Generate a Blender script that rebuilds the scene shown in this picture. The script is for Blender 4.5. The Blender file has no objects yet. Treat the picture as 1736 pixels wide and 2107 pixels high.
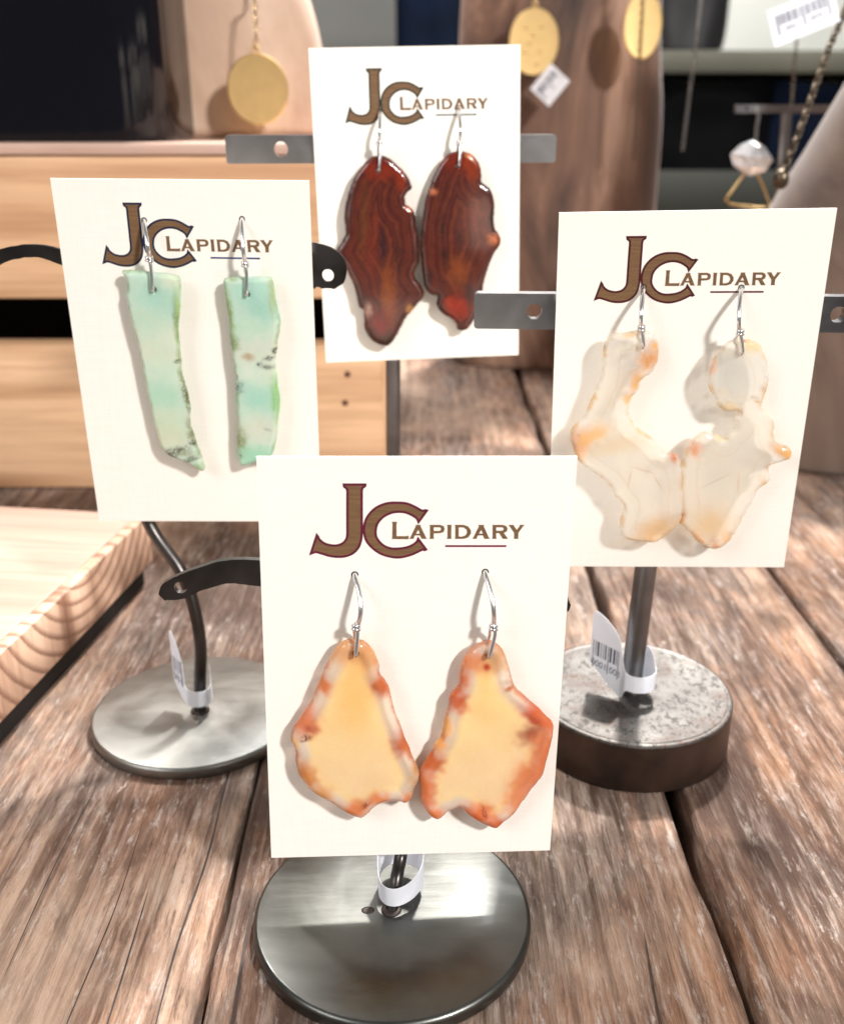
import bpy, math, random
import numpy as np
from mathutils import Vector, Matrix, Euler, noise as mnoise
from mathutils.geometry import delaunay_2d_cdt
random.seed(7)
SC = bpy.context.scene
COL = SC.collection
MM = 0.001
rad = math.radians

# ------------------------------------------------------------------ camera
CAM_H, PITCH, FPX, PW, PH, CX, CY = 138.0, rad(22.2), 2056.1, 1736.0, 2107.0, 868.0, 1070.6
cam_d = bpy.data.cameras.new('camera')
cam_d.sensor_fit = 'VERTICAL'; cam_d.sensor_height = 36.0; cam_d.sensor_width = 36.0 * PW / PH
cam_d.lens = FPX / PH * 36.0
cam_d.shift_y = (CY - PH / 2) / PH
cam_d.clip_start = 0.01; cam_d.clip_end = 30
cam_d.dof.use_dof = True; cam_d.dof.focus_distance = 0.178
cam_d.dof.aperture_fstop = cam_d.lens / 1.7
cam = bpy.data.objects.new('camera', cam_d); COL.objects.link(cam)
cam.location = (0, 0, CAM_H * MM); cam.rotation_euler = (math.pi / 2 - PITCH, 0, 0)
SC.camera = cam

# ------------------------------------------------------------------ light
W = bpy.data.worlds.new('World'); SC.world = W; W.use_nodes = True
bg = W.node_tree.nodes['Background']
bg.inputs[0].default_value = (1.0, 0.97, 0.94, 1); bg.inputs[1].default_value = 0.22

def lamp(name, pos, target, watts, size, color, spread=math.pi):
    l = bpy.data.lights.new(name, 'AREA'); l.shape = 'DISK'; l.size = size; l.energy = watts; l.color = color
    l.spread = spread
    o = bpy.data.objects.new(name, l); COL.objects.link(o)
    o.location = pos
    o.rotation_euler = (Vector(target) - Vector(pos)).to_track_quat('-Z', 'Y').to_euler()
    return o
lamp('ceiling_spot_front', (0.78, -0.72, 0.86), (0, 0.19, 0.07), 25, 0.14, (1.0, 0.965, 0.935))
lamp('ceiling_spot_back', (0.28, 1.08, 1.30), (0, 0.20, 0.0), 48, 0.10, (1.0, 0.945, 0.89))
lamp('ceiling_spot_left', (-0.75, 1.00, 1.30), (0, 0.30, 0.0), 11, 0.12, (1.0, 0.95, 0.90))
lamp('disc_reflection_fill', (0.0, 2.30, 2.10), (0, 0.20, 0.0), 84, 2.0, (0.98, 0.99, 1.0))  # added unseen fill, large and bright for the steel discs to reflect
lamp('front_fill', (-1.6, -1.3, 1.5), (0, 0.19, 0.05), 26, 1.2, (1.0, 0.98, 0.96))  # added soft fill from front left, lifts the shadows on the cards
lamp('shop_ceiling_light', (0.9, 1.45, 1.5), (0.75, 2.0, 0.1), 24, 0.6, (1.0, 0.98, 0.95))

SC.view_settings.view_transform = 'Standard'; SC.view_settings.look = 'None'
SC.view_settings.exposure = 0.0; SC.view_settings.gamma = 1.0
SC.view_settings.use_curve_mapping = False
SC.cycles.max_bounces = 8; SC.cycles.transparent_max_bounces = 8

# ------------------------------------------------------------------ helpers
def lin(c):
    f = lambda v: (v / 255) / 12.92 if v / 255 <= 0.04045 else ((v / 255 + 0.055) / 1.055) ** 2.4
    return tuple(f(v) for v in c[:3])
def rgba(c): return lin(c) + (1,)
def at(u, v, d):
    """point (mm) at distance d in front of the camera along the viewing direction of picture point u, v"""
    c, s = math.cos(PITCH), math.sin(PITCH)
    x, y = (u - CX) / FPX, (v - CY) / FPX
    r = Vector((x, -s * y + c, -c * y - s)); k = d / r.y
    return Vector((r.x * k, d, r.z * k + CAM_H))
def at_h(u, v, h):
    c, s = math.cos(PITCH), math.sin(PITCH)
    x, y = (u - CX) / FPX, (v - CY) / FPX
    r = Vector((x, -s * y + c, -c * y - s)); k = (h - CAM_H) / r.z
    return Vector((r.x * k, r.y * k, h))
def tag(o, label=None, cat=None, group=None, kind=None):
    if label: o['label'] = label
    if cat: o['category'] = cat
    if group: o['group'] = group
    if kind: o['kind'] = kind
    return o
def link(name, me, mat=None, parent=None, loc=None):
    o = bpy.data.objects.new(name, me); COL.objects.link(o)
    if mat is not None: me.materials.append(mat)
    if parent is not None: o.parent = parent
    if loc is not None: o.location = Vector(loc) * MM
    return o
def empty(name, loc=(0, 0, 0), rot=None):
    o = bpy.data.objects.new(name, None); COL.objects.link(o); o.empty_display_size = 0.01
    o.location = Vector(loc) * MM
    if rot is not None: o.rotation_euler = rot
    return o
class MB:
    """collects shapes in mm"""
    def __init__(s): s.v = []; s.f = []
    def add(s, v, f):
        n = len(s.v); s.v += [tuple(p) for p in v]; s.f += [tuple(i + n for i in q) for q in f]; return s
    def box(s, lo, hi, bev=0.0):
        (x0, y0, z0), (x1, y1, z1) = lo, hi
        if bev <= 0:
            v = [(x, y, z) for z in (z0, z1) for y in (y0, y1) for x in (x0, x1)]
            return s.add(v, [(0, 2, 3, 1), (4, 5, 7, 6), (0, 1, 5, 4), (2, 6, 7, 3), (0, 4, 6, 2), (1, 3, 7, 5)])
        b = bev; rings = []
        def ring(z, i):
            return [(x0 + i, y0 + b + 0 * i, z), (x0 + b, y0 + i, z), (x1 - b, y0 + i, z), (x1 - i, y0 + b, z),
                    (x1 - i, y1 - b, z), (x1 - b, y1 - i, z), (x0 + b, y1 - i, z), (x0 + i, y1 - b, z)]
        zs = [(z0, b), (z0 + b * .3, b * .3), (z0 + b, 0), (z1 - b, 0), (z1 - b * .3, b * .3), (z1, b)]
        v = []
        for z, i in zs: v += ring(z, i * .98)
        f = []
        for k in range(5):
            for j in range(8): f.append((k * 8 + j, k * 8 + (j + 1) % 8, k * 8 + 8 + (j + 1) % 8, k * 8 + 8 + j))
        f.append(tuple(range(7, -1, -1))); f.append(tuple(range(40, 48)))
        return s.add(v, f)
    def tube(s, pts, r, seg=12, closed=False, sq=None):
        pts = [Vector(p) for p in pts]; n = len(pts)
        rs = r if isinstance(r, (list, tuple)) else [r] * n
        T = []
        for i in range(n):
            a = pts[(i - 1) % n] if closed or i > 0 else pts[i]
            b = pts[(i + 1) % n] if closed or i < n - 1 else pts[i]
            T.append((b - a).normalized())
        up = Vector((0, 0, 1)) if abs(T[0].z) < .9 else Vector((0, 1, 0))
        N = (up - T[0] * up.dot(T[0])).normalized(); v = []
        for i in range(n):
            N = (N - T[i] * N.dot(T[i])).normalized(); B = T[i].cross(N)
            for k in range(seg):
                a = 2 * math.pi * k / seg; ca, sa = math.cos(a), math.sin(a)
                q = sq[i] if isinstance(sq, list) else (sq or (1, 1))
                v.append(pts[i] + N * (rs[i] * q[0] * ca) + B * (rs[i] * q[1] * sa))
        f = []
        for i in range(n if closed else n - 1):
            for k in range(seg):
                a, b = i * seg, ((i + 1) % n) * seg
                f.append((a + k, a + (k + 1) % seg, b + (k + 1) % seg, b + k))
        if not closed: f.append(tuple(range(seg - 1, -1, -1))); f.append(tuple((n - 1) * seg + k for k in range(seg)))
        return s.add(v, f)
    def lathe(s, prof, seg=48, c=(0, 0), sx=1, sy=1):
        v = []; f = []
        for r, z in prof:
            for k in range(seg):
                a = 2 * math.pi * k / seg; v.append((c[0] + r * sx * math.cos(a), c[1] + r * sy * math.sin(a), z))
        for i in range(len(prof) - 1):
            for k in range(seg):
                f.append((i * seg + k, i * seg + (k + 1) % seg, (i + 1) * seg + (k + 1) % seg, (i + 1) * seg + k))
        f.append(tuple(range(seg - 1, -1, -1))); f.append(tuple((len(prof) - 1) * seg + k for k in range(seg)))
        return s.add(v, f)
    def build(s, name, mat, parent=None, smooth=False, loc=None, angle=None):
        me = bpy.data.meshes.new(name)
        me.from_pydata([(a * MM, b * MM, c * MM) for a, b, c in s.v], [], s.f); me.update()
        if smooth:
            me.polygons.foreach_set('use_smooth', [True] * len(me.polygons))
            if angle: me.set_sharp_from_angle(angle=rad(angle))
        return link(name, me, mat, parent, loc)
def spline(pts, n=8, closed=False):
    P = [Vector(p) for p in pts]; m = len(P); out = []
    for i in range(m if closed else m - 1):
        p1, p2 = P[i], P[(i + 1) % m]
        p0 = P[(i - 1) % m] if closed or i > 0 else p1 * 2 - p2
        p3 = P[(i + 2) % m] if closed or i < m - 2 else p2 * 2 - p1
        for k in range(n):
            t = k / n
            out.append(.5 * ((2 * p1) + (p2 - p0) * t + (2 * p0 - 5 * p1 + 4 * p2 - p3) * t * t + (3 * p1 - p0 - 3 * p2 + p3) * t ** 3))
    if not closed: out.append(P[-1])
    return out
def parse(t): return [tuple(map(float, q.split(','))) for q in t.split()]

# ------------------------------------------------------------------ materials
class NT:
    def __init__(s, name):
        s.m = bpy.data.materials.new(name); s.m.use_nodes = True; s.t = s.m.node_tree; s.n = s.t.nodes
        s.b = s.n['Principled BSDF']; s.out = s.n['Material Output']
    def node(s, typ, **kw):
        n = s.n.new(typ)
        for k, v in kw.items():
            if hasattr(n, k) and k not in ('Scale',): setattr(n, k, v)
            else: n.inputs[k].default_value = v
        return n
    def l(s, a, b): s.t.links.new(a, b)
    def coord(s, scale=(1, 1, 1), rnd=False, kind='Object', rot=(0, 0, 0)):
        tc = s.node('ShaderNodeTexCoord'); mp = s.node('ShaderNodeMapping')
        mp.inputs['Scale'].default_value = scale; mp.inputs['Rotation'].default_value = rot
        src = tc.outputs[kind]
        if rnd:
            oi = s.node('ShaderNodeObjectInfo'); mu = s.node('ShaderNodeMath', operation='MULTIPLY'); mu.inputs[1].default_value = 7.3
            s.l(oi.outputs['Random'], mu.inputs[0])
            ad = s.node('ShaderNodeVectorMath', operation='ADD'); s.l(src, ad.inputs[0]); s.l(mu.outputs[0], ad.inputs[1]); src = ad.outputs[0]
        s.l(src, mp.inputs[0]); return mp.outputs[0]
    def noise(s, vec, scale, detail=4, rough=.55, dist=0.0):
        n = s.node('ShaderNodeTexNoise'); s.l(vec, n.inputs['Vector'])
        n.inputs['Scale'].default_value = scale; n.inputs['Detail'].default_value = detail
        n.inputs['Roughness'].default_value = rough; n.inputs['Distortion'].default_value = dist
        return n.outputs['Fac']
    def ramp(s, fac, stops, interp='LINEAR'):
        r = s.node('ShaderNodeValToRGB'); r.color_ramp.interpolation = interp; e = r.color_ramp.elements
        while len(e) < len(stops): e.new(.5)
        for i, (p, c) in enumerate(stops):
            e[i].position = p; e[i].color = (c, c, c, 1) if isinstance(c, (int, float)) else rgba(c)
        s.l(fac, r.inputs[0]); return r.outputs[0]
    def mix(s, fac, a, b, mode='MIX'):
        m = s.node('ShaderNodeMix', data_type='RGBA', blend_type=mode)
        if isinstance(fac, (int, float)): m.inputs[0].default_value = fac
        else: s.l(fac, m.inputs[0])
        for sock, v in ((m.inputs[6], a), (m.inputs[7], b)):
            if isinstance(v, tuple): sock.default_value = rgba(v)
            else: s.l(v, sock)
        return m.outputs[2]
    def math(s, op, a, b=0.0):
        m = s.node('ShaderNodeMath', operation=op)
        for i, v in enumerate((a, b)):
            if isinstance(v, (int, float)): m.inputs[i].default_value = v
            else: s.l(v, m.inputs[i])
        return m.outputs[0]
    def bump(s, h, strength=.3, dist=.0005):
        b = s.node('ShaderNodeBump'); b.inputs['Strength'].default_value = strength; b.inputs['Distance'].default_value = dist
        s.l(h, b.inputs['Height']); s.l(b.outputs[0], s.b.inputs['Normal']); return b.outputs[0]
    def set(s, **kw):
        for k, v in kw.items():
            i = s.b.inputs[{'color': 'Base Color', 'rough': 'Roughness', 'metal': 'Metallic', 'coat': 'Coat Weight', 'spec': 'Specular IOR Level',
                            'coatr': 'Coat Roughness', 'sheen': 'Sheen Weight', 'sss': 'Subsurface Weight', 'trans': 'Transmission Weight', 'ior': 'IOR'}.get(k, k)]
            if isinstance(v, (int, float)): i.default_value = v
            elif isinstance(v, tuple): i.default_value = rgba(v)
            else: s.l(v, i)
        return s.m

def m_plain(name, c, rough=.5, metal=0.0, var=.12, scale=60, **kw):
    t = NT(name); n = t.noise(t.coord(), scale, 5)
    f = t.ramp(n, [(.3, 0.0), (.75, 1.0)])
    d = tuple(max(0, v * (1 - var)) for v in c); e = tuple(min(255, v * (1 + var * .6)) for v in c)
    return t.set(color=t.mix(f, d, e), rough=rough, metal=metal, **kw)

def m_table():
    t = NT('weathered_plank')
    broad = t.noise(t.coord((1, .22, .5), True), 36, 8, .68, .8)
    fine = t.noise(t.coord((1, .11, .4), True), 760, 8, .72, .2)
    ridge = t.noise(t.coord((1, .014, .3), True), 330, 5, .65, .5)
    patch = t.noise(t.coord((1, .5, 1), True), 24, 7, .7, .7)
    stain = t.noise(t.coord((1, .7, 1), True), 13, 5, .62, .5)
    fleck = t.noise(t.coord((1, .26, .5), True), 460, 7, .75)
    c = t.ramp(broad, [(.30, (66, 47, 39)), (.40, (104, 77, 65)), (.50, (146, 114, 96)), (.60, (190, 156, 134)), (.72, (214, 186, 165))])
    c = t.mix(t.ramp(patch, [(.50, 0.0), (.56, .62)]), c, (122, 113, 107))
    c = t.mix(t.ramp(patch, [(.34, .5), (.45, 0.0)]), c, (180, 128, 88))
    c = t.mix(t.ramp(ridge, [(.40, .75), (.53, 0.0)]), c, (88, 63, 49))
    c = t.mix(t.ramp(ridge, [(.56, 0.0), (.68, .45)]), c, (206, 178, 154))
    c = t.mix(t.ramp(fine, [(.51, 0.0), (.67, .55)]), c, (214, 196, 184))
    c = t.mix(t.ramp(fine, [(.34, .7), (.47, 0.0)]), c, (78, 56, 45))
    c = t.mix(t.ramp(fleck, [(.57, 0.0), (.68, .75)]), c, (222, 211, 203))
    c = t.mix(t.ramp(fleck, [(.30, .75), (.42, 0.0)]), c, (66, 48, 39))
    c = t.mix(t.ramp(stain, [(.40, .72), (.50, 0.0)]), c, (72, 54, 46))
    c = t.mix(t.ramp(stain, [(.55, 0.0), (.66, .45)]), c, (214, 184, 160))
    h = t.math('ADD', t.math('MULTIPLY', ridge, 1.1), t.math('MULTIPLY', fine, .6))
    h = t.math('ADD', h, t.math('MULTIPLY', fleck, .5))
    t.bump(h, 1.0, .0022)
    return t.set(color=c, rough=t.ramp(fine, [(.3, .72), (.7, .5)]), spec=.35)
def m_pine(name, base, dark, axis='x', scale=1.0, rings=False):
    t = NT(name)
    sc = {'x': (.05, 1, 1), 'y': (1, .05, 1), 'z': (1, 1, .05)}[axis]
    v = t.coord(sc, True)
    a = t.noise(v, 55 * scale, 4, .55, .8); b = t.noise(v, 420 * scale, 5, .6)
    c = t.ramp(a, [(.3, dark), (.46, base), (.6, tuple(min(255, x + 18) for x in base)), (.75, tuple(int((x + y) / 2) for x, y in zip(base, dark)))])
    c = t.mix(t.ramp(b, [(.35, .35), (.55, 0.0)]), c, dark)
    if rings:
        tc = t.coord((0, 1, 1.25), False)
        w = t.node('ShaderNodeTexWave', wave_type='RINGS', rings_direction='X', wave_profile='SAW')
        mp = t.node('ShaderNodeMapping'); mp.inputs['Location'].default_value = (0, -.018, -.045); t.l(tc, mp.inputs[0])
        t.l(mp.outputs[0], w.inputs['Vector']); w.inputs['Scale'].default_value = 62; w.inputs['Distortion'].default_value = 1.0
        w.inputs['Detail Scale'].default_value = 30
        c = t.mix(t.ramp(w.outputs['Fac'], [(.55, 0.0), (.9, .95), (1.0, .2)]), c, dark)
    t.bump(b, .25, .0004)
    return t.set(color=c, rough=.5)
def m_steel(name, dark, light, rough=.28, brush=True, rust=0.0, coat=.0):
    t = NT(name)
    v = t.coord((.12, 1, 1) if brush else (1, 1, 1), True, rot=(0, 0, rad(-24)))
    a = t.noise(v, 900 if brush else 500, 5, .6); b = t.noise(t.coord((1, 1, 1), True), 55, 4, .55, .5)
    c = t.mix(t.ramp(b, [(.3, 0.0), (.7, 1.0)]), dark, light)
    r = t.math('ADD', t.math('MULTIPLY', a, .18), t.math('MULTIPLY', b, .22)); r = t.math('ADD', r, rough - .2)
    if rust:
        s = t.noise(t.coord((1, .6, 1), True), 760, 7, .72); s2 = t.noise(t.coord((1, 1, 1), True), 90, 4, .6)
        c = t.mix(t.ramp(s, [(.40, .85), (.50, 0.0)]), c, (44, 40, 37))
        k = t.math('MULTIPLY', t.ramp(s, [(.42, 0.0), (.6, 1.0)]), t.ramp(s2, [(.46, 0.0), (.6, 1.0)]))
        c = t.mix(t.math('MULTIPLY', k, rust), c, (58, 38, 29))
    t.bump(a, .07, .0003)
    return t.set(color=c, rough=r, metal=1.0 if not rust else .75, coat=coat, coatr=.05)
def m_card():
    t = NT('linen_card'); v = t.coord((1, 1, 1))
    x = t.noise(t.coord((.06, 1, 1), True), 3200, 3, .6); z = t.noise(t.coord((1, 1, .06), True), 3200, 3, .6)
    t.bump(t.math('ADD', x, z), .08, .00008)
    n = t.math('ADD', t.math('MULTIPLY', x, .5), t.math('MULTIPLY', z, .5))
    return t.set(color=t.mix(t.ramp(n, [(.35, 0.0), (.62, 1.0)]), (236, 231, 222), (240, 236, 228)), rough=.55, spec=.3)
def m_ink(name, c):
    t = NT(name); n = t.noise(t.coord((.08, 1, 1)), 3000, 3)
    return t.set(color=t.mix(t.ramp(n, [(.35, 0.0), (.65, 1.0)]), tuple(v * .92 for v in c), tuple(v * 1.05 for v in c)), rough=.6, spec=.25)
def m_stone(name, clear=0.0, transl=.25, rough=.12, sss=.5, var=.25, coat=.8, bmp=.04):
    t = NT(name)
    at_ = t.node('ShaderNodeAttribute', attribute_name='col'); v = t.coord()
    n = t.noise(v, 480, 6, .65); n2 = t.noise(v, 1500, 4, .6)
    c = t.mix(t.ramp(n, [(.35, var), (.6, 0.0)]), at_.outputs['Color'], at_.outputs['Color'], 'MULTIPLY')
    h = t.math('ADD', t.math('MULTIPLY', n, 1.0), t.math('MULTIPLY', n2, .15)); t.bump(h, bmp, .0004)
    t.set(color=c, rough=rough, coat=coat, coatr=.06, sss=sss)
    t.b.inputs['Subsurface Radius'].default_value = (1.0, .62, .38); t.b.inputs['Subsurface Scale'].default_value = .0012
    tr = t.node('ShaderNodeBsdfTranslucent'); t.l(c, tr.inputs['Color'])
    ms = t.node('ShaderNodeMixShader'); ms.inputs[0].default_value = transl
    t.l(t.b.outputs[0], ms.inputs[1]); t.l(tr.outputs[0], ms.inputs[2]); last = ms.outputs[0]
    if clear:
        tp = t.node('ShaderNodeBsdfTransparent'); m2 = t.node('ShaderNodeMixShader'); t.l(t.math('MULTIPLY', at_.outputs['Alpha'], clear), m2.inputs[0])
        t.l(t.mix(.6, c, (255, 255, 255)), tp.inputs['Color'])
        t.l(last, m2.inputs[1]); t.l(tp.outputs[0], m2.inputs[2]); last = m2.outputs[0]
    t.l(last, t.out.inputs['Surface']); return t.m
M = {}
M['table'] = m_table()
M['steel_disc_shaded'] = m_steel('waxed_steel_shaded', (80, 81, 79), (104, 105, 102), .34, True, 0.0, .15)  # darkened copy of the waxed steel, keeps the card's reflection dark on the front disc
M['steel_disc'] = m_steel('waxed_steel', (112, 112, 108), (152, 152, 148), .40, True, 0.0, .25)
M['steel_dark'] = m_steel('blackened_steel', (58, 55, 54), (96, 92, 90), .34, False)
M['steel_bar'] = m_steel('mill_steel', (104, 103, 104), (140, 139, 140), .36)
M['steel_rust'] = m_steel('pitted_steel', (78, 76, 74), (116, 114, 111), .5, False, .8)
M['steel_side'] = m_plain('oiled_brown_steel', (62, 46, 38), .42, .55, .35, 90)
M['silver'] = m_plain('silver_wire', (240, 240, 242), .2, 1.0, .05, 300)
M['card'] = m_card()
M['ink_brown'] = m_ink('brown_ink', (114, 86, 60))
M['ink_black'] = m_ink('black_ink', (70, 74, 96))
def m_paper():
    t = NT('white_tag_paper'); n = t.noise(t.coord(), 400, 3); c = t.mix(n, (238, 240, 246), (244, 246, 250)); t.set(color=c, rough=.45)
    tr = t.node('ShaderNodeBsdfTranslucent'); t.l(c, tr.inputs['Color']); ms = t.node('ShaderNodeMixShader'); ms.inputs[0].default_value = .38
    t.l(t.b.outputs[0], ms.inputs[1]); t.l(tr.outputs[0], ms.inputs[2]); t.l(ms.outputs[0], t.out.inputs['Surface']); return t.m
M['paper'] = m_paper()
M['pine_box'] = m_pine('crate_pine', (210, 170, 132), (162, 114, 80), 'x', .7)
M['pine_top'] = m_pine('pale_pine', (190, 160, 145), (156, 120, 104), 'x', .8)
M['pine_end'] = m_pine('pine_end_grain', (216, 178, 152), (128, 88, 68), 'z', .8, True)
M['dark_gap'] = m_plain('dark_stained_wood', (44, 30, 26), .6, 0, .3)
M['navy_gloss'] = m_plain('navy_lacquer', (3, 4, 12), .12, 0, .4, 20, spec=.4)
M['gold'] = m_plain('brushed_gold', (226, 194, 136), .45, 1.0, .03, 200)
M['wall'] = m_plain('grey_wall_paint', (150, 150, 146), .8, 0, .05, 3)

# ------------------------------------------------------------------ traced outlines, all in mm on the card they hang on
STONE = {}
STONE['A']=dict(card='front',off=2.6,out='-11.41,7.03 -12.28,6.68 -13.04,5.98 -13.7,4.91 -14.48,3.47 -15.15,2.15 -15.71,0.7 -16.28,-0.76 -16.85,-2.1 -17.31,-3.46 -17.88,-4.69 -18.79,-6.17 -19.82,-7.91 -20.85,-9.4 -21.15,-10.79 -21.17,-11.81 -20.67,-12.97 -20.41,-14.27 -20.51,-15.56 -20.36,-17.12 -19.95,-18.7 -19.08,-20.3 -17.98,-21.92 -16.63,-23.02 -15.05,-24 -13.58,-25.12 -12.33,-26.23 -10.95,-27.09 -9.34,-27.68 -8.76,-27.5 -7.95,-26.76 -6.8,-25.44 -5.88,-24.79 -4.73,-24.42 -3.58,-24.32 -2.42,-24.48 -1.61,-24.83 -0.69,-24.26 -0.24,-23.2 0.04,-22 0.53,-20.81 0.96,-19.49 0.71,-18.03 0.11,-16.44 -0.48,-14.99 -1.07,-13.16 -1.76,-11.6 -2.35,-9.54 -3.04,-7.74 -3.61,-5.96 -4.07,-3.95 -4.42,-2.2 -5.09,-0.71 -6.09,0.78 -6.16,2.25 -6.64,3.71 -7.3,5.17 -8.17,6.27 -9.03,6.88 -10.33,7.13',
 hook='-10.17,17.4 -9.24,14.7 -10,9.5 -10.13,4.85',
 spots='-11.43 4.99 3.69 2.17 -0 224 165 104 0.8;-8.17 3.74 1.96 2.66 -0 214 154 94 0.8;-6.08 -1.18 1.65 2.22 -0 198 104 56 0.95;-15.19 -1.27 1.2 1.48 -0 214 124 64 0.9;-18.38 -7.93 1.99 2.77 -0 222 134 88 0.9;-18.67 -10.97 1.22 0.64 10 112 32 18 0.95;-2.09 -12.62 1.81 2.32 -0 198 106 56 0.95;-18.59 -18.21 1.58 2.88 20 204 132 60 0.9;-15.71 -21.98 2.05 1.6 -30 214 150 80 0.85;-10.02 -25.35 2.53 1.62 -0 214 126 68 0.9;-8.18 -24.33 1.26 0.48 45 145 56 24 0.9;-6.34 -23.3 1.95 1.34 -0 224 138 78 0.9;-1.05 -23.44 1.15 1.34 -0 218 132 74 0.9;-0.19 -19.2 1.03 3.44 -0 205 165 115 0.7;-9.94 -3.1 2.65 6.46 -0 255 205 128 0.5;-17.74 -9.21 1.33 0.76 -30 170 70 50 0.6;-20.47 -11.95 0.67 1.28 -0 245 190 110 0.7')
STONE['B']=dict(card='front',off=2.6,out='11.51,6.59 10.65,6.12 9.57,5.41 8.72,4.45 7.99,3.25 7.59,1.78 7.35,0.07 7.31,-1.42 6.6,-2.52 5.85,-3.63 5.67,-5.14 5.37,-6.64 4.96,-8.16 4.78,-10.2 4.36,-11.73 3.59,-12.75 3.17,-14.03 2.4,-15.32 1.63,-16.87 0.92,-18.43 0.87,-19.76 1.14,-21.63 1.1,-23.5 1.43,-25.13 2.15,-26.64 3.22,-27.9 4.28,-28.34 5.21,-27.82 6.11,-26.76 7.27,-26.24 8.19,-25.86 8.79,-26.56 9.76,-27.68 11.21,-28.82 12.9,-29.84 14.57,-30.49 15.39,-30.19 16.18,-29.24 17.31,-28.31 18.43,-26.97 19.29,-25.35 20.37,-23.48 21.12,-22.15 22.2,-20.57 22.83,-19.25 23.17,-17.13 23.61,-14.77 23.93,-12.42 24.04,-10.35 23.62,-9.05 22.4,-7.75 21.06,-6.19 19.63,-4.9 18.2,-3.49 17.01,-2.34 16.38,-0.83 15.84,1.16 15.19,3.13 14.45,4.85 13.3,6.08 12.39,6.53',
 hook='11.38,17.67 12.36,14.23 12.59,9.2 12.04,4.28',
 spots='9.44 2.73 2.44 2.2 -0 224 142 88 0.85;13.43 2.92 2 2.2 -0 214 162 104 0.8;11.8 1.96 0.67 0.54 -0 186 66 30 0.9;7.22 -4.66 1.68 2.26 -0 203 98 48 0.95;7.99 -0.44 1.11 1.49 -0 214 118 68 0.9;5.55 -9.45 0.9 1.79 -0 240 188 118 0.8;4.28 -13.02 1.14 1.56 -0 234 173 104 0.85;3.21 -16.39 2.06 1.84 -0 203 106 58 0.95;2.18 -21.92 1.62 4.55 -0 218 122 64 0.9;3.91 -27.1 2.22 1.37 -0 224 128 64 0.9;11.62 -27.05 3.05 2.19 -20 218 112 48 0.9;12.55 -26.8 0.38 1.37 15 150 50 25 0.9;14.76 -29.34 1.89 1.38 -0 214 108 48 0.9;20.67 -7.46 2.96 1.79 -40 208 98 54 0.9;22.13 -9.02 2.52 0.72 -25 178 54 34 0.9;20.41 -11.05 1.38 1.3 -0 110 28 18 0.95;19.52 -11.55 2.07 2.08 -0 168 78 48 0.6;22.41 -13.95 1.96 6.81 -0 214 122 72 0.9;20.17 -19.71 2.8 4.28 -25 214 118 64 0.85;18.31 -24.51 2.11 2.99 -0 224 138 84 0.85;15.88 -2.07 0.9 0.55 20 188 108 50 0.9')
STONE['C']=dict(card='left',off=2.6,out='-12.75,20.2 -11.36,20.34 -8.73,20.15 -6.11,19.91 -3.49,19.66 -1.93,19.36 -1.15,18.57 -1.16,16.7 -1.42,14.55 -1.81,12.1 -2.29,9.9 -2.55,7.68 -2.51,5.17 -2.59,3.19 -2.55,1.2 -2.6,-1.09 -2.26,-3.12 -1.89,-5.16 -1.68,-7.52 -1.5,-9.3 -1.78,-11.1 -1.79,-13.51 -1.24,-15.33 -0.97,-17.17 -0.41,-19.02 0.12,-21.2 0.4,-23.08 -0.11,-23.97 -0.96,-23.72 -2.19,-22.94 -3.56,-22 -5.5,-21.22 -7.42,-20.14 -8.68,-18.44 -9.21,-16.59 -9.41,-14.46 -9.9,-12.34 -10.02,-9.94 -10.24,-7.56 -10.55,-5.21 -10.79,-2.3 -10.92,0.29 -11.18,2.86 -11.29,4.83 -11.7,6.79 -11.99,9.01 -12.28,11.21 -12.43,13.39 -12.61,15.28 -12.21,16.89 -12.24,18.49 -12.77,19.54',
 hook='-7.92,29.55 -6.87,26.32 -6.81,22.41 -6.6,16.53',
 spots='-6.11 14.78 5.09 3.51 -0 158 213 197 0.9;-10.18 19.03 2.92 1.33 -0 200 230 215 0.7;-3.37 18.15 1.86 1.33 -0 226 232 206 0.8;-8.48 10.14 4.06 2.48 -0 190 222 196 0.6;-7.22 4.01 4.38 3.39 -0 224 228 206 0.8;-6.65 -1.12 3.6 2.6 -0 205 230 208 0.7;-7.43 -6.07 4.48 2.94 -0 166 219 195 0.8;-7.15 -11.72 4.24 3.31 -0 208 222 190 0.8;-6.4 -15.66 3.71 2.45 -0 212 216 186 0.8;-2.5 9.07 0.71 5.54 -0 122 150 84 0.8;-1.95 13.46 0.59 3.26 -0 165 190 120 0.7;-1.88 -6.63 0.73 5.61 10 92 92 48 0.9;-1.42 -14.12 1.14 3.04 10 110 110 70 0.8;-5.57 -18.89 3.16 0.93 12 74 78 54 0.85;-6.84 -20.14 1.73 0.62 -20 60 62 44 0.8;-2.29 -20.74 2.31 0.56 20 80 80 60 0.85;-3.32 -19.35 2.01 0.68 -0 150 160 130 0.7;-1.66 -16.87 0.86 0.55 -0 56 50 38 0.9;-3.22 1.48 0.66 0.37 -0 46 50 38 0.95;-0.75 -22.93 1.45 1.42 -0 165 190 150 0.8;-12.31 12.57 0.24 1.09 10 100 104 80 0.8;-11.33 5.96 0.19 1.12 10 120 124 96 0.7')
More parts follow.
